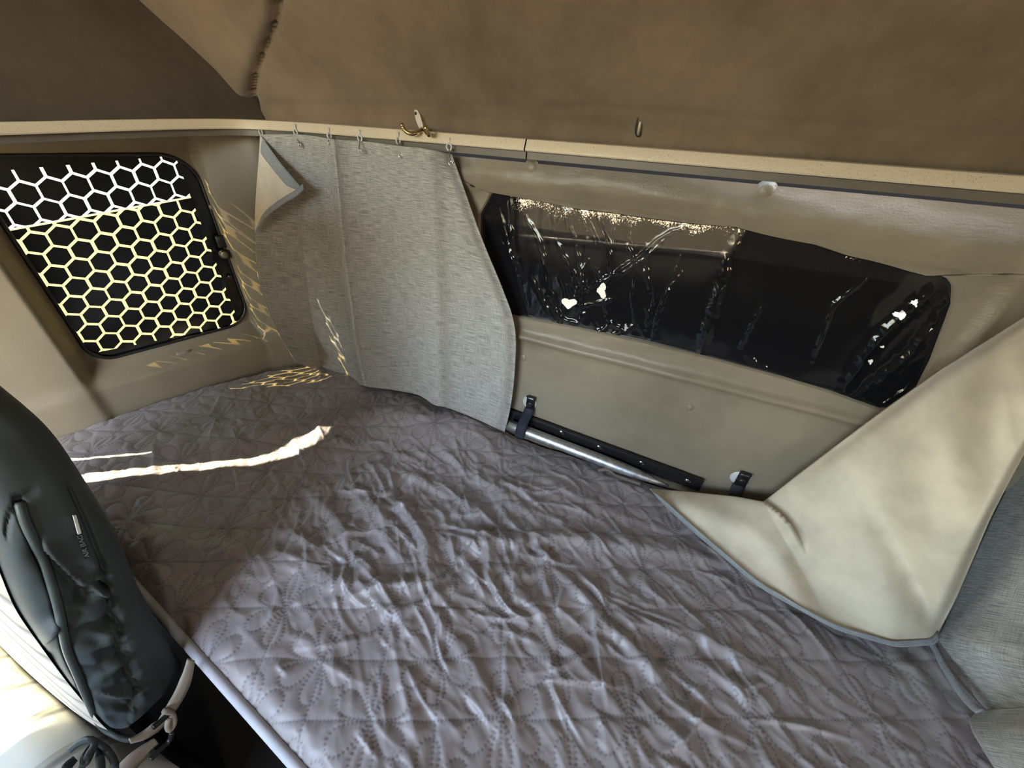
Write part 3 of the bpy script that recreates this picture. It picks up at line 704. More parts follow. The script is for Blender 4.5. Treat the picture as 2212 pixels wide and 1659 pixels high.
mask *= 1-.45*np.exp(-(((Xg+.42)/.22)**2+((Yg-.10)/.09)**2))
W = .0036*ridged(4.2, 15, 42)+.0014*ridged(9, 34, 43)+.0014*(1-2.2*np.abs(perlin(Xg*13+.7*perlin(Xg*8, Yg*8, 48), Yg*13+.7*perlin(Xg*8, Yg*8, 49), 50)))+.0006*(1-2.2*np.abs(perlin(Xg*29, Yg*29, 53)))+.0014*perlin(Xg*26, Yg*26, 44)+.0005*perlin(Xg*60, Yg*60, 45)
W2 = .0045*(1-np.abs(perlin(al*11+7, ac2*9, 46))*2)
Zg += mask*(W*2.1+W2*np.exp(-(((Xg+.45)/.25)**2+((Yg-.38)/.2)**2)))
Zg += .007*perlin(Xg*3.1, Yg*3.6, 47)
FPq = proj(np.stack([Xg, Yg, np.full_like(Xg, .665)], -1))
def crest(pts, amp, wu, wd, taper=True):
    """raised fold along image-traced line; wu/wd: widths in metres either side"""
    global Zg
    q = at_z(smooth_pl(pts, 24, 2), .66)[:, :2]
    d, s_, ar = seg_dist(XY, q)
    w = np.where(s_ > 0, wu, wd); t_ = np.sin(np.clip(ar, .02, .98)*np.pi)**.5 if taper else 1
    Zg = Zg+amp*np.exp(-(d/w)**2)*t_*(1+.35*perlin(XY[..., 0]*20, XY[..., 1]*20, int(pts[0][0])))
crest([(180, 1000), (300, 985), (420, 968), (560, 958), (690, 922), (800, 905), (950, 925), (1095, 960)], .016, .05, .05)
crest([(190, 1060), (330, 1050), (470, 1020), (620, 985), (800, 950)], .008, .025, .02)
crest([(300, 1160), (400, 1180), (480, 1195), (560, 1215), (650, 1222)], .020, .035, .028)
crest([(640, 1215), (720, 1260), (800, 1270), (860, 1290)], .010, .02, .02)
crest([(940, 1180), (1060, 1178), (1200, 1165), (1350, 1180), (1500, 1200), (1620, 1225)], .013, .03, .016)
crest([(860, 1080), (900, 1140), (925, 1200), (930, 1250), (890, 1270), (840, 1260)], .014, .014, .012)
crest([(740, 1035), (790, 1080), (830, 1130), (870, 1150)], .010, .016, .012)
crest([(830, 1000), (920, 1045), (1000, 1085), (1040, 1120)], .010, .018, .012)
crest([(640, 1040), (700, 1090), (740, 1150), (760, 1200)], .008, .016, .012)
crest([(960, 980), (1030, 1030), (1110, 1090), (1180, 1140)], .008, .018, .014)
crest([(1060, 1215), (1130, 1290), (1200, 1370), (1290, 1470), (1380, 1580)], .010, .014, .012)
crest([(1180, 1205), (1280, 1320), (1380, 1420), (1500, 1540), (1600, 1640)], .010, .016, .012)
crest([(1330, 1190), (1420, 1290), (1520, 1380), (1620, 1460)], .007, .016, .012)
crest([(940, 1330), (1010, 1420), (1060, 1520), (1100, 1600)], .006, .014, .012)
crest([(840, 1330), (900, 1310), (960, 1290), (1010, 1250)], .008, .014, .012)
crest([(860, 1610), (880, 1640), (920, 1700)], .006, .01, .01)
crest([(560, 1110), (640, 1170), (700, 1190)], .008, .016, .012)
crest([(400, 1290), (470, 1250), (540, 1240), (600, 1260)], .006, .014, .012)
crest([(1130, 1010), (1230, 1060), (1330, 1110), (1450, 1150)], .005, .02, .014)
crest([(1930, 1400), (1990, 1470), (2040, 1560), (2060, 1660)], .010, .02, .016)
# tension creases: many thin, slightly bent ridges, thickest in the rumpled middle
RC = np.random.default_rng(91); made = 0
while made < 380:
    cx_, cy_ = RC.uniform(-1.25, .75), RC.uniform(.04, .80)
    dens = .10+.90*math.exp(-(((cx_+.40)/.38)**2+((cy_-.42)/.24)**2))+.62*math.exp(-(((cx_-.15)/.45)**2+((cy_-.34)/.30)**2))
    if RC.random() > dens: continue
    made += 1
    base = math.atan2(e[1], e[0])+RC.normal(0, .30)
    if RC.random() < .20: base += RC.choice([-1, 1])*RC.uniform(.6, 1.3)
    Ln = RC.uniform(.05, .20)*(1 if dens > .4 else .7); amp = RC.uniform(.0036, .0090)*(.45+.55*min(1, dens)); wd_ = RC.uniform(.0042, .0095); bend = RC.normal(0, .25)
    tq = np.linspace(-.5, .5, 7); an_ = base+bend*tq*2
    q = np.array([cx_, cy_])+np.cumsum(np.stack([np.cos(an_), np.sin(an_)], -1)*Ln/6, 0)-np.array([math.cos(base), math.sin(base)])*Ln/2
    pad = .03; ok = (Xg > q[:, 0].min()-pad) & (Xg < q[:, 0].max()+pad) & (Yg > q[:, 1].min()-pad) & (Yg < q[:, 1].max()+pad)
    jj, ii = np.where(ok)
    if len(jj) == 0: continue
    j0, j1, i0, i1 = jj.min(), jj.max()+1, ii.min(), ii.max()+1
    d, sd_, ar = seg_dist(XY[j0:j1, i0:i1], q)
    w_ = wd_*np.where(sd_ > 0, 1.7, .8); Zg[j0:j1, i0:i1] += amp*np.exp(-(d/w_)**1.6)*np.sin(np.clip(ar, 0.0, 1)*np.pi)**.8
# stitching: flowers on a centred lattice joined by straight runs
ra = np.array([.905, .425]); ra /= np.linalg.norm(ra); rb = np.array([-ra[1], ra[0]])
SP, SQ = .2085, .0855; F0 = np.array([-.253, .109]); DOT = .0062
dots = []
def run(p, q):
    n = max(2, int(np.linalg.norm(q-p)/DOT)); t = np.linspace(0, 1, n, endpoint=False)[:, None]; dots.append(p+t*(q-p))
def petal(c, ang):
    R = .066; t = np.linspace(0, 1, 200)
    # teardrop
    rr = R*np.sin(np.pi*t)**.55*0
    th = np.linspace(-np.pi, np.pi, 200); xx = R*.5*(1-np.cos(th)*-1); 
    px_ = R*(.5-.5*np.cos(np.linspace(0, 2*np.pi, 200))); w = .021*np.sin(np.linspace(0, 2*np.pi, 200))*(px_/R)**.75*1.15
    p = np.stack([px_, w], -1); L_ = np.r_[0, np.cumsum(np.linalg.norm(np.diff(p, axis=0), axis=1))]; n = int(L_[-1]/DOT)
    q = np.stack([np.interp(np.linspace(0, L_[-1], n), L_, p[:, k]) for k in (0, 1)], -1)
    ca, sa = math.cos(ang), math.sin(ang); loc = np.stack([q[:, 0]*ca-q[:, 1]*sa, q[:, 0]*sa+q[:, 1]*ca], -1)
    dots.append(c+loc[:, :1]*ra+loc[:, 1:]*rb)
for j in range(-14, 16):
    base = F0+rb*SQ*j+ra*SP*.47*(j % 2)
    run(base-ra*SP*9, base+ra*SP*9)
    for i in range(-9, 9):
        c = base+ra*SP*i
        if -1.55 < c[0] < 1.1 and -.15 < c[1] < .95:
            for k in range(6): petal(c, math.radians(30+60*k))
for i in range(-18, 18):
    p = F0+ra*SP*.5*i-rb*SQ*14; run(p, p+rb*SQ*30)
dots = np.concatenate(dots); dots = dots[(dots[:, 0] > -1.45) & (dots[:, 0] < 1.0) & (dots[:, 1] > -.1) & (dots[:, 1] < .86)]
# small irregularity so that the runs are not ruler straight
dots = dots+.004*np.stack([perlin(dots[:, 0]*7, dots[:, 1]*7, 51), perlin(dots[:, 0]*7, dots[:, 1]*7, 52)], -1)
dist = np.full((NY, NX), .03, np.float32)
bi = (dots[:, 1]-ye(dots[:, 0]))/(.836-ye(dots[:, 0]))*(NY-1)
ai = (dots[:, 0]-xl(dots[:, 1]))/(.98-xl(dots[:, 1]))*(NX-1)
Rr = 7
for (x, y), i, j in zip(dots, ai, bi):
    i, j = int(round(i)), int(round(j))
    i0, i1, j0, j1 = max(0, i-Rr), min(NX, i+Rr+1), max(0, j-Rr), min(NY, j+Rr+1)
    if i0 >= i1 or j0 >= j1: continue
    dd = np.hypot(Xg[j0:j1, i0:i1]-x, Yg[j0:j1, i0:i1]-y); np.minimum(dist[j0:j1, i0:i1], dd, out=dist[j0:j1, i0:i1])
puff = .0022*(1-np.exp(-(dist/.0085)**1.5)); Zg += puff-.0008*np.exp(-(dist/.0018)**2)
stitch = np.exp(-(dist/.0017)**2)*.75
quilt = thing('quilt', 'mauve-grey quilted bedspread stitched with flowers, rumpled over the bunk', 'bedspread', (-.3, .45, .66))
q_top = grid('quilt_top', np.stack([Xg, Yg, Zg], -1), M['quilt'], quilt, attrs={'stitch': stitch})
# bound front edge hanging just over the mattress
k = np.arange(0, NX, 6); ed = np.stack([Xg[0, k], Yg[0, k]-.006, Zg[0, k]-.002], -1); 
tube('bound_edge', ed, .0085, M['quilt_hem'], quilt, 10)
dr = np.stack([np.stack([Xg[0, k], Yg[0, k]+dy+.003*np.sin(Xg[0, k]*40+dz*60), Zg[0, k]+dz], -1) for dy, dz in ((.0, -.004), (.006, -.014), (.012, -.032), (.017, -.05))])
grid('quilt_drop', dr, M['quilt'], quilt, thick=.003)

# ------------------------------------------------------------------ hinge rail and restraint straps on the back wall
zw = lambda px, y=YB: at_y(np.array(px, float), y)
h0, h1 = zw((1085, 876), .838), zw((1522, 1036), .838)
hr = thing('bunk_hinge_rail', 'black drilled steel angle with a silver tube along the wall behind the bunk', 'hinge rail', tuple((h0+h1)/2))
L = h1[0]-h0[0]; zt0, zt1 = h0[2]-.006, h1[2]-.006
hh = .040
def railpt(s, d): return np.array([h0[0]+L*s, .838, zt0+(zt1-zt0)*s-d])
hs = [(1211, 936), (1292, 968), (1384, 1002), (1484, 1041)]
hole_c = [zw(p, .838) for p in hs]
outer = [(0, 0), (L, 0), (L, hh), (0, hh)]
holes_ = []
for c in hole_c:
    s = (c[0]-h0[0]); zl = zt0+(zt1-zt0)*s/L; dz = min(max(zl-c[2], .012), .028)
    holes_.append([(s+.0092*math.cos(t), dz+.0092*math.sin(t)) for t in np.linspace(0, 2*np.pi, 20, endpoint=False)])
dp_ = poly_sheet('drilled_plate', outer, holes_, lambda s, d: railpt(s/L, d), (0, .003, 0), M['black_metal'], hr)
poly_sheet('top_flange', [(0, 0), (L, 0), (L, .009), (0, .009)], [], lambda s, d: railpt(s/L, 0)+np.array([0, d-.006, .001]), (0, 0, .0022), M['black_metal'], hr)
for c in holes_:
    s, d = np.mean(c, axis=0); lathe('rivet', [(0, .003), (.004, .0025), (.0075, 0)], railpt(s/L, d)+np.array([0, .006, 0]), (0, -1, 0), M['steel'], dp_, 16)
ta, tb = zw((1100, 918), .815), zw((1445, 1050), .815)
tube('silver_tube', np.array([ta+(tb-ta)*t for t in np.linspace(0, 1, 12)]), np.r_[np.full(9, .0165), .014, .009, .003], M['galv'], hr, 20)
def strap(px, label, tail):
    c = zw(px, YB); c[1] = float(back_y(c[0], c[2]))-.002
    r = thing('restraint_strap', label, 'strap anchor', tuple(c), 'bunk restraint strap anchors')
    lathe('washer', [(0, .003), (.020, .003), (.0215, 0)], c+np.array([-.003, 0, -.002]), (0, -1, 0), M['clear_plastic'], r, 30)
    ap_ = box('anchor_plate', c+np.array([.002, -.006, .002]), (.026, .005, .046), M['black_metal'], r, .0022)
    box('anchor_slot', c+np.array([.002, -.0095, .019]), (.018, .002, .0035), M['steel'], ap_, .0008)
    box('anchor_rim', c+np.array([.002, -.0095, .024]), (.026, .006, .003), M['black_metal'], ap_, .001)
    lathe('bolt_head', [(0, .008), (.006, .008), (.0095, .0065), (.0095, .0045), (.0125, .003), (.0125, 0)], c+np.array([.002, -.0085, .000]), (0, -1, 0), M['black_metal'], ap_, 20)
    pts = smooth_pl([c+np.array([.001, -.006, -.018]), c+np.array([0, -.012, -.03]), c+np.array([-.003, -.034, -.045]), c+np.array([-.005, -.054, -.065]), c+np.array([-.006, -.056, -.065-tail])], 20)
    wv = np.array([.0145, 0, 0]); P = np.stack([pts-wv, pts-wv*.5+np.array([0, -.001, 0]), pts+wv*.5+np.array([0, -.001, 0]), pts+wv], 1)
    grid('webbing', P, M['webbing'], r, thick=.002)
strap((1147, 868), 'black strap anchor on the back wall at the curtain side of the hinge rail', .030)
strap((1601, 1032), 'black strap anchor on the back wall beside the beige curtain lining', .010)
lpx = smooth_pl([(1292, 1018), (1305, 1013), (1318, 1016), (1325, 1024), (1345, 1040), (1380, 1055)], 24)
lp3 = at_y(lpx, .800); lp3[:, 2] = np.maximum(lp3[:, 2], .664)
tag(tube('cord_loop', lp3, .0045, plain('brown_cord', (.16, .12, .10), .8)), 'small brown fabric loop lying between quilt and hinge rail', 'loop')

# ------------------------------------------------------------------ right curtain turned over onto the bunk
Tpx = np.array([(1404, 1056), (1490, 1063), (1590, 1073), (1649, 1084), (1720, 1028), (1800, 967), (1900, 892), (2030, 800), (2140, 732), (2212, 686), (2700, 400)], float)
Bpx = np.array([(1410, 1062), (1500, 1143), (1640, 1262), (1800, 1352), (1930, 1390), (2018, 1384), (2066, 1290), (2140, 1115), (2200, 1000), (2240, 930), (2700, 560)], float)
kk = np.array([0, .1, .2, .29, .38, .48, .58, .72, .83, .9, 1.])
s = np.linspace(0, 1, 260); T2 = np.stack([np.interp(s, kk, Tpx[:, i]) for i in (0, 1)], -1); B2 = np.stack([np.interp(s, kk, Bpx[:, i]) for i in (0, 1)], -1)
def soft(a, it=10, keep=()):
    for _ in range(it):
        b = a.copy(); b[1:-1] = (a[:-2]+2*a[1:-1]+a[2:])/4
        for k_ in keep: b[k_] = a[k_]
        a = b
    return a
kp_ = int(round(.29*259)); B2 = soft(B2, 14); T2 = soft(T2, 4, (kp_-1, kp_, kp_+1))
NT_ = 120; t = np.linspace(0, 1, NT_)[:, None, None]; G = (1-t)*T2[None]+t*B2[None]
tv = t[..., 0]; sv = s[None, :]
ybed = lambda g, z=.676: np.where(rays(g)[..., 2] < -1, at_z(g, z)[..., 1], 9.)
yT = np.interp(s, kk, [.800, .802, .806, .806, .800, .795, .785, .770, .760, .765, .772]); yB = np.interp(s, kk, [.790, .76, .73, .69, .665, .645, .635, .62, .61, .62, .70])
yh = ybed(B2, .672)-.012; yB = np.where(s < .47, yh, np.where(s < .53, yh+(yB-yh)*(s-.47)/.06, yB)); yB = soft(yB, 12)
ymix = yT[None]*(1-tv**.85)+yB[None]*tv**.85
ymix = ymix-.030*np.sin(np.pi*tv)*sm(.30, .45, sv)
ymix += .016*np.exp(-(tv/.05)**2)*sm(.33, .45, sv)                                  # the fold rolls back at the top
ymix += .030*np.exp(-((1-tv)/.05)**2)*sm(.47, .54, sv)                              # and at its right side
ymix -= .010*np.sin(sv*34)*sm(.35, .6, sv)*np.sin(np.pi*np.clip(tv*1.0, 0, 1))
d, sd_, ar = seg_dist(G, smooth_pl([(1649, 1084), (1690, 1115), (1722, 1158), (1746, 1203)], 20))
ymix -= np.where(sd_ > 0, .024*np.exp(-(d/60)**2), -.004*np.exp(-(d/30)**2))*sm(1, .6, ar)*(np.where(sd_ > 0, 1, sm(0, 6, d)))
d2, sd2, ar2 = seg_dist(G, smooth_pl([(1480, 1085), (1560, 1120), (1650, 1160), (1700, 1230), (1720, 1290)], 20)); ymix -= .010*np.exp(-(d2/28)**2)
y3 = np.minimum(ymix, ybed(G, .672+.006*np.sin(np.pi*tv)))
P = at_y(G, y3)
u_m = np.cumsum(np.r_[0, np.linalg.norm(np.diff(P[60], axis=0), axis=1)])
cr = thing('curtain', 'right-hand curtain tossed over the bunk, beige lining turned outwards', 'curtain', (.6, .7, .67))
bl_ = grid('beige_lining', P, M['lining'], cr, uv=np.stack(np.meshgrid(u_m, np.linspace(0, .5, NT_)), -1), thick=.0018)
n_h = int(.50*260); hem = P[-1, :n_h:3]+np.array([0, -.002, .001])
wd = np.stack([hem+np.array([0, 0, .003]), hem+np.array([0, -.0045, -.001]), hem+np.array([.000, -.0065, -.006]), hem+np.array([0, -.002, -.0085])], 0)
# bound hem: a flat binding that follows the lower edge
Gh = G[-1, :n_h:3]; prev = G[-6, :n_h:3]; dv = (Gh-prev); dv /= np.linalg.norm(dv, axis=1)[:, None]+1e-9
rows = []
for off in np.linspace(-5, 9, 5):
    g_ = Gh+dv*off; yy_ = np.minimum(y3[-1, :n_h:3]-.0025-.002*math.sin((off+5)/14*math.pi), ybed(g_, .668)); rows.append(at_y(g_, yy_))
Ph = np.stack(rows); uh = np.cumsum(np.r_[0, np.linalg.norm(np.diff(Ph[2], axis=0), axis=1)])
grid('grey_hem', Ph, M['linen_hem'], bl_, uv=np.stack(np.meshgrid(uh, np.linspace(0, .014, 5)), -1), thick=.0022)
# grey outer face, hanging along the end of the bunk
def outer_cloth(Lpx, Rpx, h, w, xf, name):
    tt_ = np.linspace(0, 1, h); L_ = smooth_pl(Lpx, h, 2); R_ = pl(tt_, Rpx); ss = np.linspace(0, 1, w)[None, :, None]
    g = L_[:, None]*(1-ss)+R_[:, None]*ss; p = at_x(g, xf(g, ss[..., 0], tt_[:, None]))
    um = np.cumsum(np.r_[0, np.linalg.norm(np.diff(p[h//2], axis=0), axis=1)]); vm = np.cumsum(np.r_[0, np.linalg.norm(np.diff(p[:, w//3], axis=0), axis=1)])
    grid(name, p, M['linen'], cr, uv=np.stack(np.meshgrid(um, vm), -1), thick=.0018)
    return p
def xf1(g, s_, t_):
    x = .668+.026*np.exp(-(s_/.10)**2)*(1-.6*t_)
    x = x-.018*np.sin(g[..., 0]/85.+g[..., 1]/140.)*sm(0, .15, s_)
    x -= .020*np.exp(-((g[..., 1]-np.interp(g[..., 0], [2030, 2212, 2600], [1375, 1420, 1480]))/55)**2)
    return x
pg_ = outer_cloth([(2480, 700), (2300, 840), (2212, 985), (2150, 1100), (2088, 1240), (2038, 1350), (2022, 1388), (2050, 1430), (2085, 1475), (2125, 1530), (2170, 1562)], [(3000, 430), (2900, 1900)], 130, 150, xf1, 'linen_face')
# the cloth rolls over from the lining to the linen face behind the silhouette
ia = int(.53*259); ea_ = P[-1, ia:][::-1]; na = 60
ea_ = pl(np.linspace(0, 1, na), ea_[len(ea_)//4:]); eb_ = pl(np.linspace(0, 1, na), pg_[:int(130*.62), 0])
q_ = np.linspace(0, 1, 9)[:, None, None]; Pr = ea_[None]*(1-q_)+eb_[None]*q_+np.array([.0, .018, 0])*np.sin(np.pi*q_)
grid('rolled_edge', Pr, M['linen'], cr, uv=np.stack(np.meshgrid(np.linspace(0, .4, na), np.linspace(0, .08, 9)), -1), thick=.0016)
outer_cloth([(2100, 1535), (2092, 1545), (2096, 1572), (2118, 1610), (2150, 1662), (2200, 1740)], [(2700, 1500), (2700, 2100)], 60, 100, lambda g, s_, t_: .640-.022*np.sin(np.pi*np.clip(t_, 0, 1))+.03*np.exp(-(t_/.12)**2)+.0*g[..., 0], 'linen_lower_fold')
st = smooth_pl([(2006, 1392), (2030, 1440), (2060, 1490), (2092, 1530), (2108, 1540)], 40); wd_ = np.linspace(10, 16, 40)[:, None]
stg = np.stack([st, st+np.array([.6, -.2])*wd_, st+np.array([1.2, -.45])*wd_]); grid('linen_edge', at_x(stg, .640+.004*np.arange(3)[:, None]+0*stg[..., 0]), M['linen_hem'], cr, uv=np.stack(np.meshgrid(np.linspace(0, .2, 40), np.linspace(0, .02, 3)), -1), thick=.002)

# ------------------------------------------------------------------ seat
seat = thing('driver_seat', 'black-covered seat with cream front panels at the foot of the bunk, bottom left', 'seat', (-.85, -.1, .0))
NZ, NP = 150, 150
zz = np.linspace(.585, 1.42, NZ)
yf = np.interp(zz, [.60, .64, .75, .906, 1.066, 1.2, 1.42], [-.070, -.064, -.050, -.026, .018, .045, .075])
yb = np.interp(zz, [.60, .68, .805, .95, 1.114, 1.2, 1.30, 1.42], [.040, .048, .064, .090, .104, .092, .085, .10])
xside = np.interp(zz, [.6, .70, 1.0, 1.12, 1.22, 1.32, 1.42], [-.625, -.618, -.618, -.628, -.655, -.70, -.77])
yf, yb, xside = soft(yf, 30), soft(yb, 30), soft(xside, 30)
ring = []
th = np.linspace(-np.pi/2, np.pi/2, 90)
P = np.empty((NZ, NP, 3))
for i in range(NZ):
    cy_, hy = (yf[i]+yb[i])/2, (yb[i]-yf[i])/2
    sx = np.sign(np.cos(th))*np.abs(np.cos(th))**.55; sy = np.sign(np.sin(th))*np.abs(np.sin(th))**.75
    x = xside[i]-.055+.055*sx; y = cy_+hy*sy
    xb = np.linspace(x[-1], -1.16, 31)[1:]; xf_ = np.linspace(-.70, x[0], 31)[:-1]
    P[i, :, 0] = np.r_[xf_, x, xb]; P[i, :, 1] = np.r_[yf[i]+.004*np.sin(np.linspace(0, np.pi, 30)), y, np.full(30, yb[i])]; P[i, :, 2] = zz[i]
Fp = proj(P)
ruche = smooth_pl([(222, 1215), (232, 1270), (247, 1335), (268, 1410), (288, 1465), (296, 1500), (290, 1525)], 40)
pipe_px = smooth_pl([(42, 1084), (50, 1115), (62, 1145), (88, 1195), (108, 1250), (125, 1305), (136, 1362), (144, 1405), (165, 1450), (182, 1492), (203, 1540), (218, 1570), (236, 1581), (262, 1594), (278, 1599), (300, 1594), (345, 1572)], 120)
d, sd_, ar = seg_dist(Fp, ruche); dp, sp_, arp = seg_dist(Fp, pipe_px)
right = (sd_ < 0)                                  # towards the back of the seat
gather = np.sin(ar*95+3*perlin(Fp[..., 0]/40, Fp[..., 1]/25, 61))*.0050*np.exp(-(d/16)**2)+.0100*np.sin(ar*30+2.2*perlin(Fp[..., 0]/60, Fp[..., 1]/30, 62)-d/40)*np.exp(-(d/75)**2)*(sd_ > 0)
on = sm(1180, 1260, Fp[..., 1])*sm(1640, 1560, Fp[..., 1])
dx = gather*on-.010*np.exp(-(d/9)**2)*on
d3, s3, a3 = seg_dist(Fp, smooth_pl([(98, 1192), (140, 1235), (182, 1272), (222, 1285)], 20)); dx += np.where(s3 > 0, -.009*np.exp(-(d3/34)**2), .004*np.exp(-(d3/20)**2))
d4, s4, a4 = seg_dist(Fp, smooth_pl([(150, 1050), (195, 1150), (225, 1230)], 20)); dx -= .006*np.exp(-(d4/5)**2)
d5, s5, a5 = seg_dist(Fp, smooth_pl([(75, 1058), (40, 1084), (18, 1120), (15, 1160)], 20)); dx -= .006*np.exp(-(d5/4)**2)
dx -= .006*np.exp(-((dp-7)/5)**2)*(sp_ != 0)
for (x0, y0, x1, y1, amp) in ((60, 1400, 140, 1330, .010), (60, 1440, 140, 1415, -.008), (100, 1485, 170, 1465, .008), (140, 1555, 195, 1520, .007), (180, 1580, 215, 1545, .008)):
    dd, _, aa = seg_dist(Fp, np.array([(x0, y0), (x1, y1)])); dx += 1.5*amp*np.exp(-(dd/13)**2)*np.sin(np.clip(aa, .05, .95)*np.pi)
P[..., 0] += dx+.0022*perlin(P[..., 1]*25, P[..., 2]*12, 63)
SIDE = P.copy()
bk = grid('backrest', P, M['seat_black'], seat)
# cream front panel, bulging towards the wheel
xf = np.linspace(-1.16, -.655, 50); G = np.empty((NZ, 50, 3)); G[..., 0] = xf[None]; G[..., 2] = zz[:, None]
G[..., 1] = yf[:, None]-.014*np.sin(np.linspace(0, np.pi, 50))[None]**.5-.002
grid('front_panel', G, M['seat_cream'], seat)
endc = np.stack([np.stack([np.full(NZ, -1.16), yf+(yb-yf)*q, zz], -1) for q in np.linspace(0, 1, 6)], 1); grid('far_side', endc, M['seat_black'], seat)
def on_seat(px, off=.0):
    """nearest point of the seat side seen at px"""
    v = SIDE[:, 28:125].reshape(-1, 3); f = Fp[:, 28:125].reshape(-1, 2); out = []
    for p in np.atleast_2d(px):
        dd = np.hypot(*(f-p).T); j = np.argsort(dd)[:4]; w = 1/(dd[j]+.5); xx = (v[j, 0]*w).sum()/w.sum(); out.append(at_x(p, xx+off))
    return np.array(out)
pp = on_seat(pipe_px, .003); pp = np.stack([soft(pp[:, k_], 6) for k_ in range(3)], -1)
tube('piping', pp, .0046, M['seat_edge'], seat, 10)
# airbag tag
tg = on_seat(np.array([(158, 1114), (165, 1113), (176, 1152), (169, 1155)]), .006)
tagm = mesh('airbag_tag', np.r_[tg, tg+np.array([-.002, 0, 0])], [[0, 1, 2, 3], [7, 6, 5, 4], [0, 4, 5, 1], [1, 5, 6, 2], [2, 6, 7, 3], [3, 7, 4, 0]], M['tag_white'], seat, smooth=False); tagm['label'] = 'white fabric tag'
tb = on_seat(np.array([(166, 1157), (178, 1153), (196, 1204), (184, 1209)]), .004)
tbk = mesh('tag_backing', np.r_[tb, tb+np.array([-.002, 0, 0])], [[0, 1, 2, 3], [7, 6, 5, 4], [0, 4, 5, 1], [1, 5, 6, 2], [2, 6, 7, 3], [3, 7, 4, 0]], M['black_plastic'], seat, smooth=False)
cu = bpy.data.curves.new('airbag_lettering', 'FONT'); cu.body = 'AIR BAG'; cu.size = 1; cu.align_x = 'LEFT'
to = bpy.data.objects.new('tmp', cu); COL.objects.link(to); bpy.context.view_layer.update()
me = bpy.data.meshes.new_from_object(to.evaluated_get(bpy.context.evaluated_depsgraph_get())); bpy.data.objects.remove(to)
tv_ = np.array([v.co for v in me.vertices]); tv_ = tv_-tv_.min(0); W_, H_ = tv_[:, 0].max(), tv_[:, 1].max()
o_, ex, ey = on_seat(np.array([(194, 1203), (177, 1155), (184, 1206)]), .0062); vx = (ex-o_)/W_; vy = (ey-o_)/H_
tx = mesh('airbag_lettering', o_+tv_[:, :1]*vx+tv_[:, 1:2]*vy, [list(p.vertices) for p in me.polygons], M['tag_text'], tbk, smooth=False)
m_ = tx.modifiers.new('thickness', 'SOLIDIFY'); m_.thickness = .0008
# seat cushion
cx0, cx1, cy0, cy1, cz = -1.18, -.60, -.62, -.062, .615
gx = np.linspace(0, 1, 70); gy = np.linspace(0, 1, 70); U_, V_ = np.meshgrid(gx, gy)
ex_ = lambda q: np.clip(np.minimum(q, 1-q)/.14, 0, 1)
hgt = cz-.13*(1-np.sqrt(1-(1-ex_(U_))**2))-.13*(1-np.sqrt(1-(1-ex_(V_))**2))+.006*perlin(U_*5, V_*5, 71)
C3 = np.stack([cx0+(cx1-cx0)*U_, cy0+(cy1-cy0)*V_, hgt], -1)
grid('cushion', C3, M['cushion'], seat)
b0 = np.concatenate([C3[0, :], C3[:, -1], C3[-1, ::-1], C3[::-1, 0]]); grid('cushion_base', np.stack([b0, b0*np.array([1, 1, 0])+np.array([0, 0, .30])]), M['seat_black'], seat)
box('seat_pedestal', (-.89, -.28, .15), (.42, .46, .30), M['black_plastic'], seat, .02)
# loose beige ties and the black bow at the lower corner
def ribbon(name, px, xs_, wpx, mat, par, thick=.003):
    g = smooth_pl(px, 40, 2); T_ = np.gradient(g, axis=0); N_ = np.stack([-T_[:, 1], T_[:, 0]], -1); N_ /= np.linalg.norm(N_, axis=1)[:, None]
    w_ = np.interp(np.linspace(0, 1, 40), np.linspace(0, 1, len(wpx)), wpx)[:, None]; xs2 = np.interp(np.linspace(0, 1, 40), np.linspace(0, 1, len(xs_)), xs_)
    rows = [at_x(g+N_*w_*q, xs2+.004*math.cos(q*2)) for q in (-.5, -.2, .2, .5)]
    return grid(name, np.stack(rows), mat, par, thick=thick)
ribbon('cover_tie', [(412, 1425), (404, 1462), (388, 1500), (366, 1535), (345, 1565)], [-.572, -.58, -.59, -.6], [16, 24, 22, 16], M['strap_beige'], seat)
ribbon('cover_tie', [(360, 1552), (335, 1572), (310, 1590), (280, 1600)], [-.598, -.602, -.605], [12, 20, 16, 10], M['strap_beige'], seat)
ribbon('cover_tie', [(338, 1600), (312, 1622), (285, 1645), (250, 1690)], [-.600, -.605, -.61], [14, 26, 34, 40], M['strap_beige'], seat)
for pts in ([(355, 1535), (372, 1540), (378, 1560), (368, 1580), (360, 1568), (366, 1550)], [(372, 1580), (368, 1600), (345, 1620), (325, 1640)], [(330, 1572), (345, 1560), (362, 1545)]):
    tube('knot', at_x(smooth_pl(pts, 24), -.585), .0045, M['strap_beige'] if pts[0][0] == 355 else M['black_plastic'], seat, 8)
bow = [([(150, 1620), (175, 1600), (200, 1595), (205, 1610), (185, 1640), (165, 1680)], 14), ([(205, 1600), (230, 1618), (248, 1645), (252, 1690)], 16), ([(200, 1605), (182, 1625), (176, 1650), (186, 1652), (198, 1630), (202, 1612)], 7), ([(208, 1608), (216, 1640), (218, 1690)], 18), ([(160, 1640), (140, 1660), (130, 1700)], 20)]
for pts, w_ in bow: ribbon('bow_loop', pts, [-.61, -.585, -.58, -.60], [w_*.7, w_, w_, w_*.8], M['seat_black'], seat)

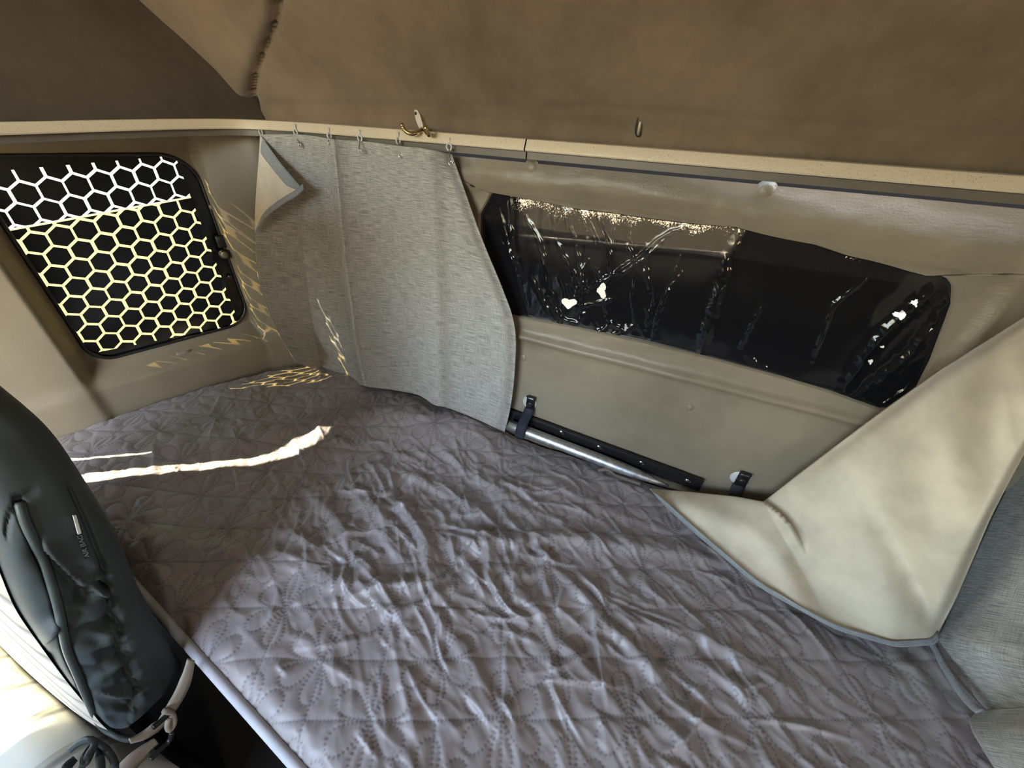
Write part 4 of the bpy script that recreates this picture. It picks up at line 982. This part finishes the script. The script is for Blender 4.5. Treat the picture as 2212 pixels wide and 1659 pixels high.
# ------------------------------------------------------------------ outside
tr_ = thing('trailer_front', 'dark trailer front with a pale edge, seen dimly through the rear window film', 'trailer', (0, 1.75, .5))
ea, eb, ec_ = at_y(np.array((1120., 508.)), 1.70), at_y(np.array((1330., 527.)), 1.70), at_y(np.array((1640., 553.)), 1.70)
box('front_panel', (0, 1.75, (ea[2]+ec_[2])/2-.8), (2.6, .05, 1.6), M['trailer'], tr_)
box('upper_panel', (0, 1.78, (ea[2]+ec_[2])/2+.5), (2.6, .05, 1.1), M['trailer_pale'], tr_)
tube('edge_strip', np.array([ea, ea*.5+eb*.5, eb, eb*.5+ec_*.5, ec_]), .006, M['trailer_edge'], tr_)
gr = struct(box('ground', (0, 0, -1.25), (60, 60, .02), M['ground']))

# ------------------------------------------------------------------ light
d_sun = Vector(D_SUN).normalized()
sl_ = bpy.data.lights.new('sun', 'SUN'); sl_.energy = 48; sl_.angle = math.radians(.5); sl_.color = (1, .88, .64)
so = bpy.data.objects.new('sun', sl_); so.rotation_euler = d_sun.to_track_quat('-Z', 'Y').to_euler(); link(so)
w = bpy.data.worlds.new('sky'); SC.world = w; w.use_nodes = True; n = w.node_tree.nodes; bg = n['Background']
sky = n.new('ShaderNodeTexSky'); sky.sky_type = 'NISHITA'; sky.sun_disc = False; sky.sun_elevation = math.radians(40); sky.sun_rotation = math.radians(123); sky.air_density = 1.4; sky.dust_density = 2.5
w.node_tree.links.new(sky.outputs[0], bg.inputs[0]); bg.inputs[1].default_value = 4.3
for nm, c, sx, sy, rot in (('windscreen_portal', (-.725, -1.44, 1.505), 1.16, .90, (math.radians(90), 0, 0)), ('right_door_portal', (1.395, -.835, 1.35), .23, .30, (math.radians(90), 0, math.radians(90))), ('left_door_portal', (-1.395, -.65, 1.09), .82, .40, (math.radians(90), 0, math.radians(-90)))):
    a = bpy.data.lights.new(nm, 'AREA'); a.shape = 'RECTANGLE'; a.size = sx; a.size_y = sy; a.cycles.is_portal = True
    o = bpy.data.objects.new(nm, a); o.location = c; o.rotation_euler = rot; link(o)

# ------------------------------------------------------------------ camera
cd = bpy.data.cameras.new('camera'); cd.sensor_fit = 'HORIZONTAL'; cd.sensor_width = 36; cd.lens = FPX*36/2212; cd.clip_start = .01
co = bpy.data.objects.new('camera', cd); link(co)
Rm = RW @ np.diag([1, -1, -1])
co.matrix_world = Matrix.Translation(Vector(CAM)) @ Matrix([list(map(float, r)) for r in Rm]).to_4x4()
SC.camera = co
SC.view_settings.view_transform = 'Standard'; SC.view_settings.look = 'None'; SC.view_settings.gamma = 1; SC.view_settings.use_curve_mapping = False
SC.view_settings.exposure = -0.25
SC.cycles.use_denoising = True
SC.cycles.max_bounces = 10; SC.cycles.diffuse_bounces = 6; SC.cycles.transparent_max_bounces = 12; SC.cycles.sample_clamp_indirect = 8
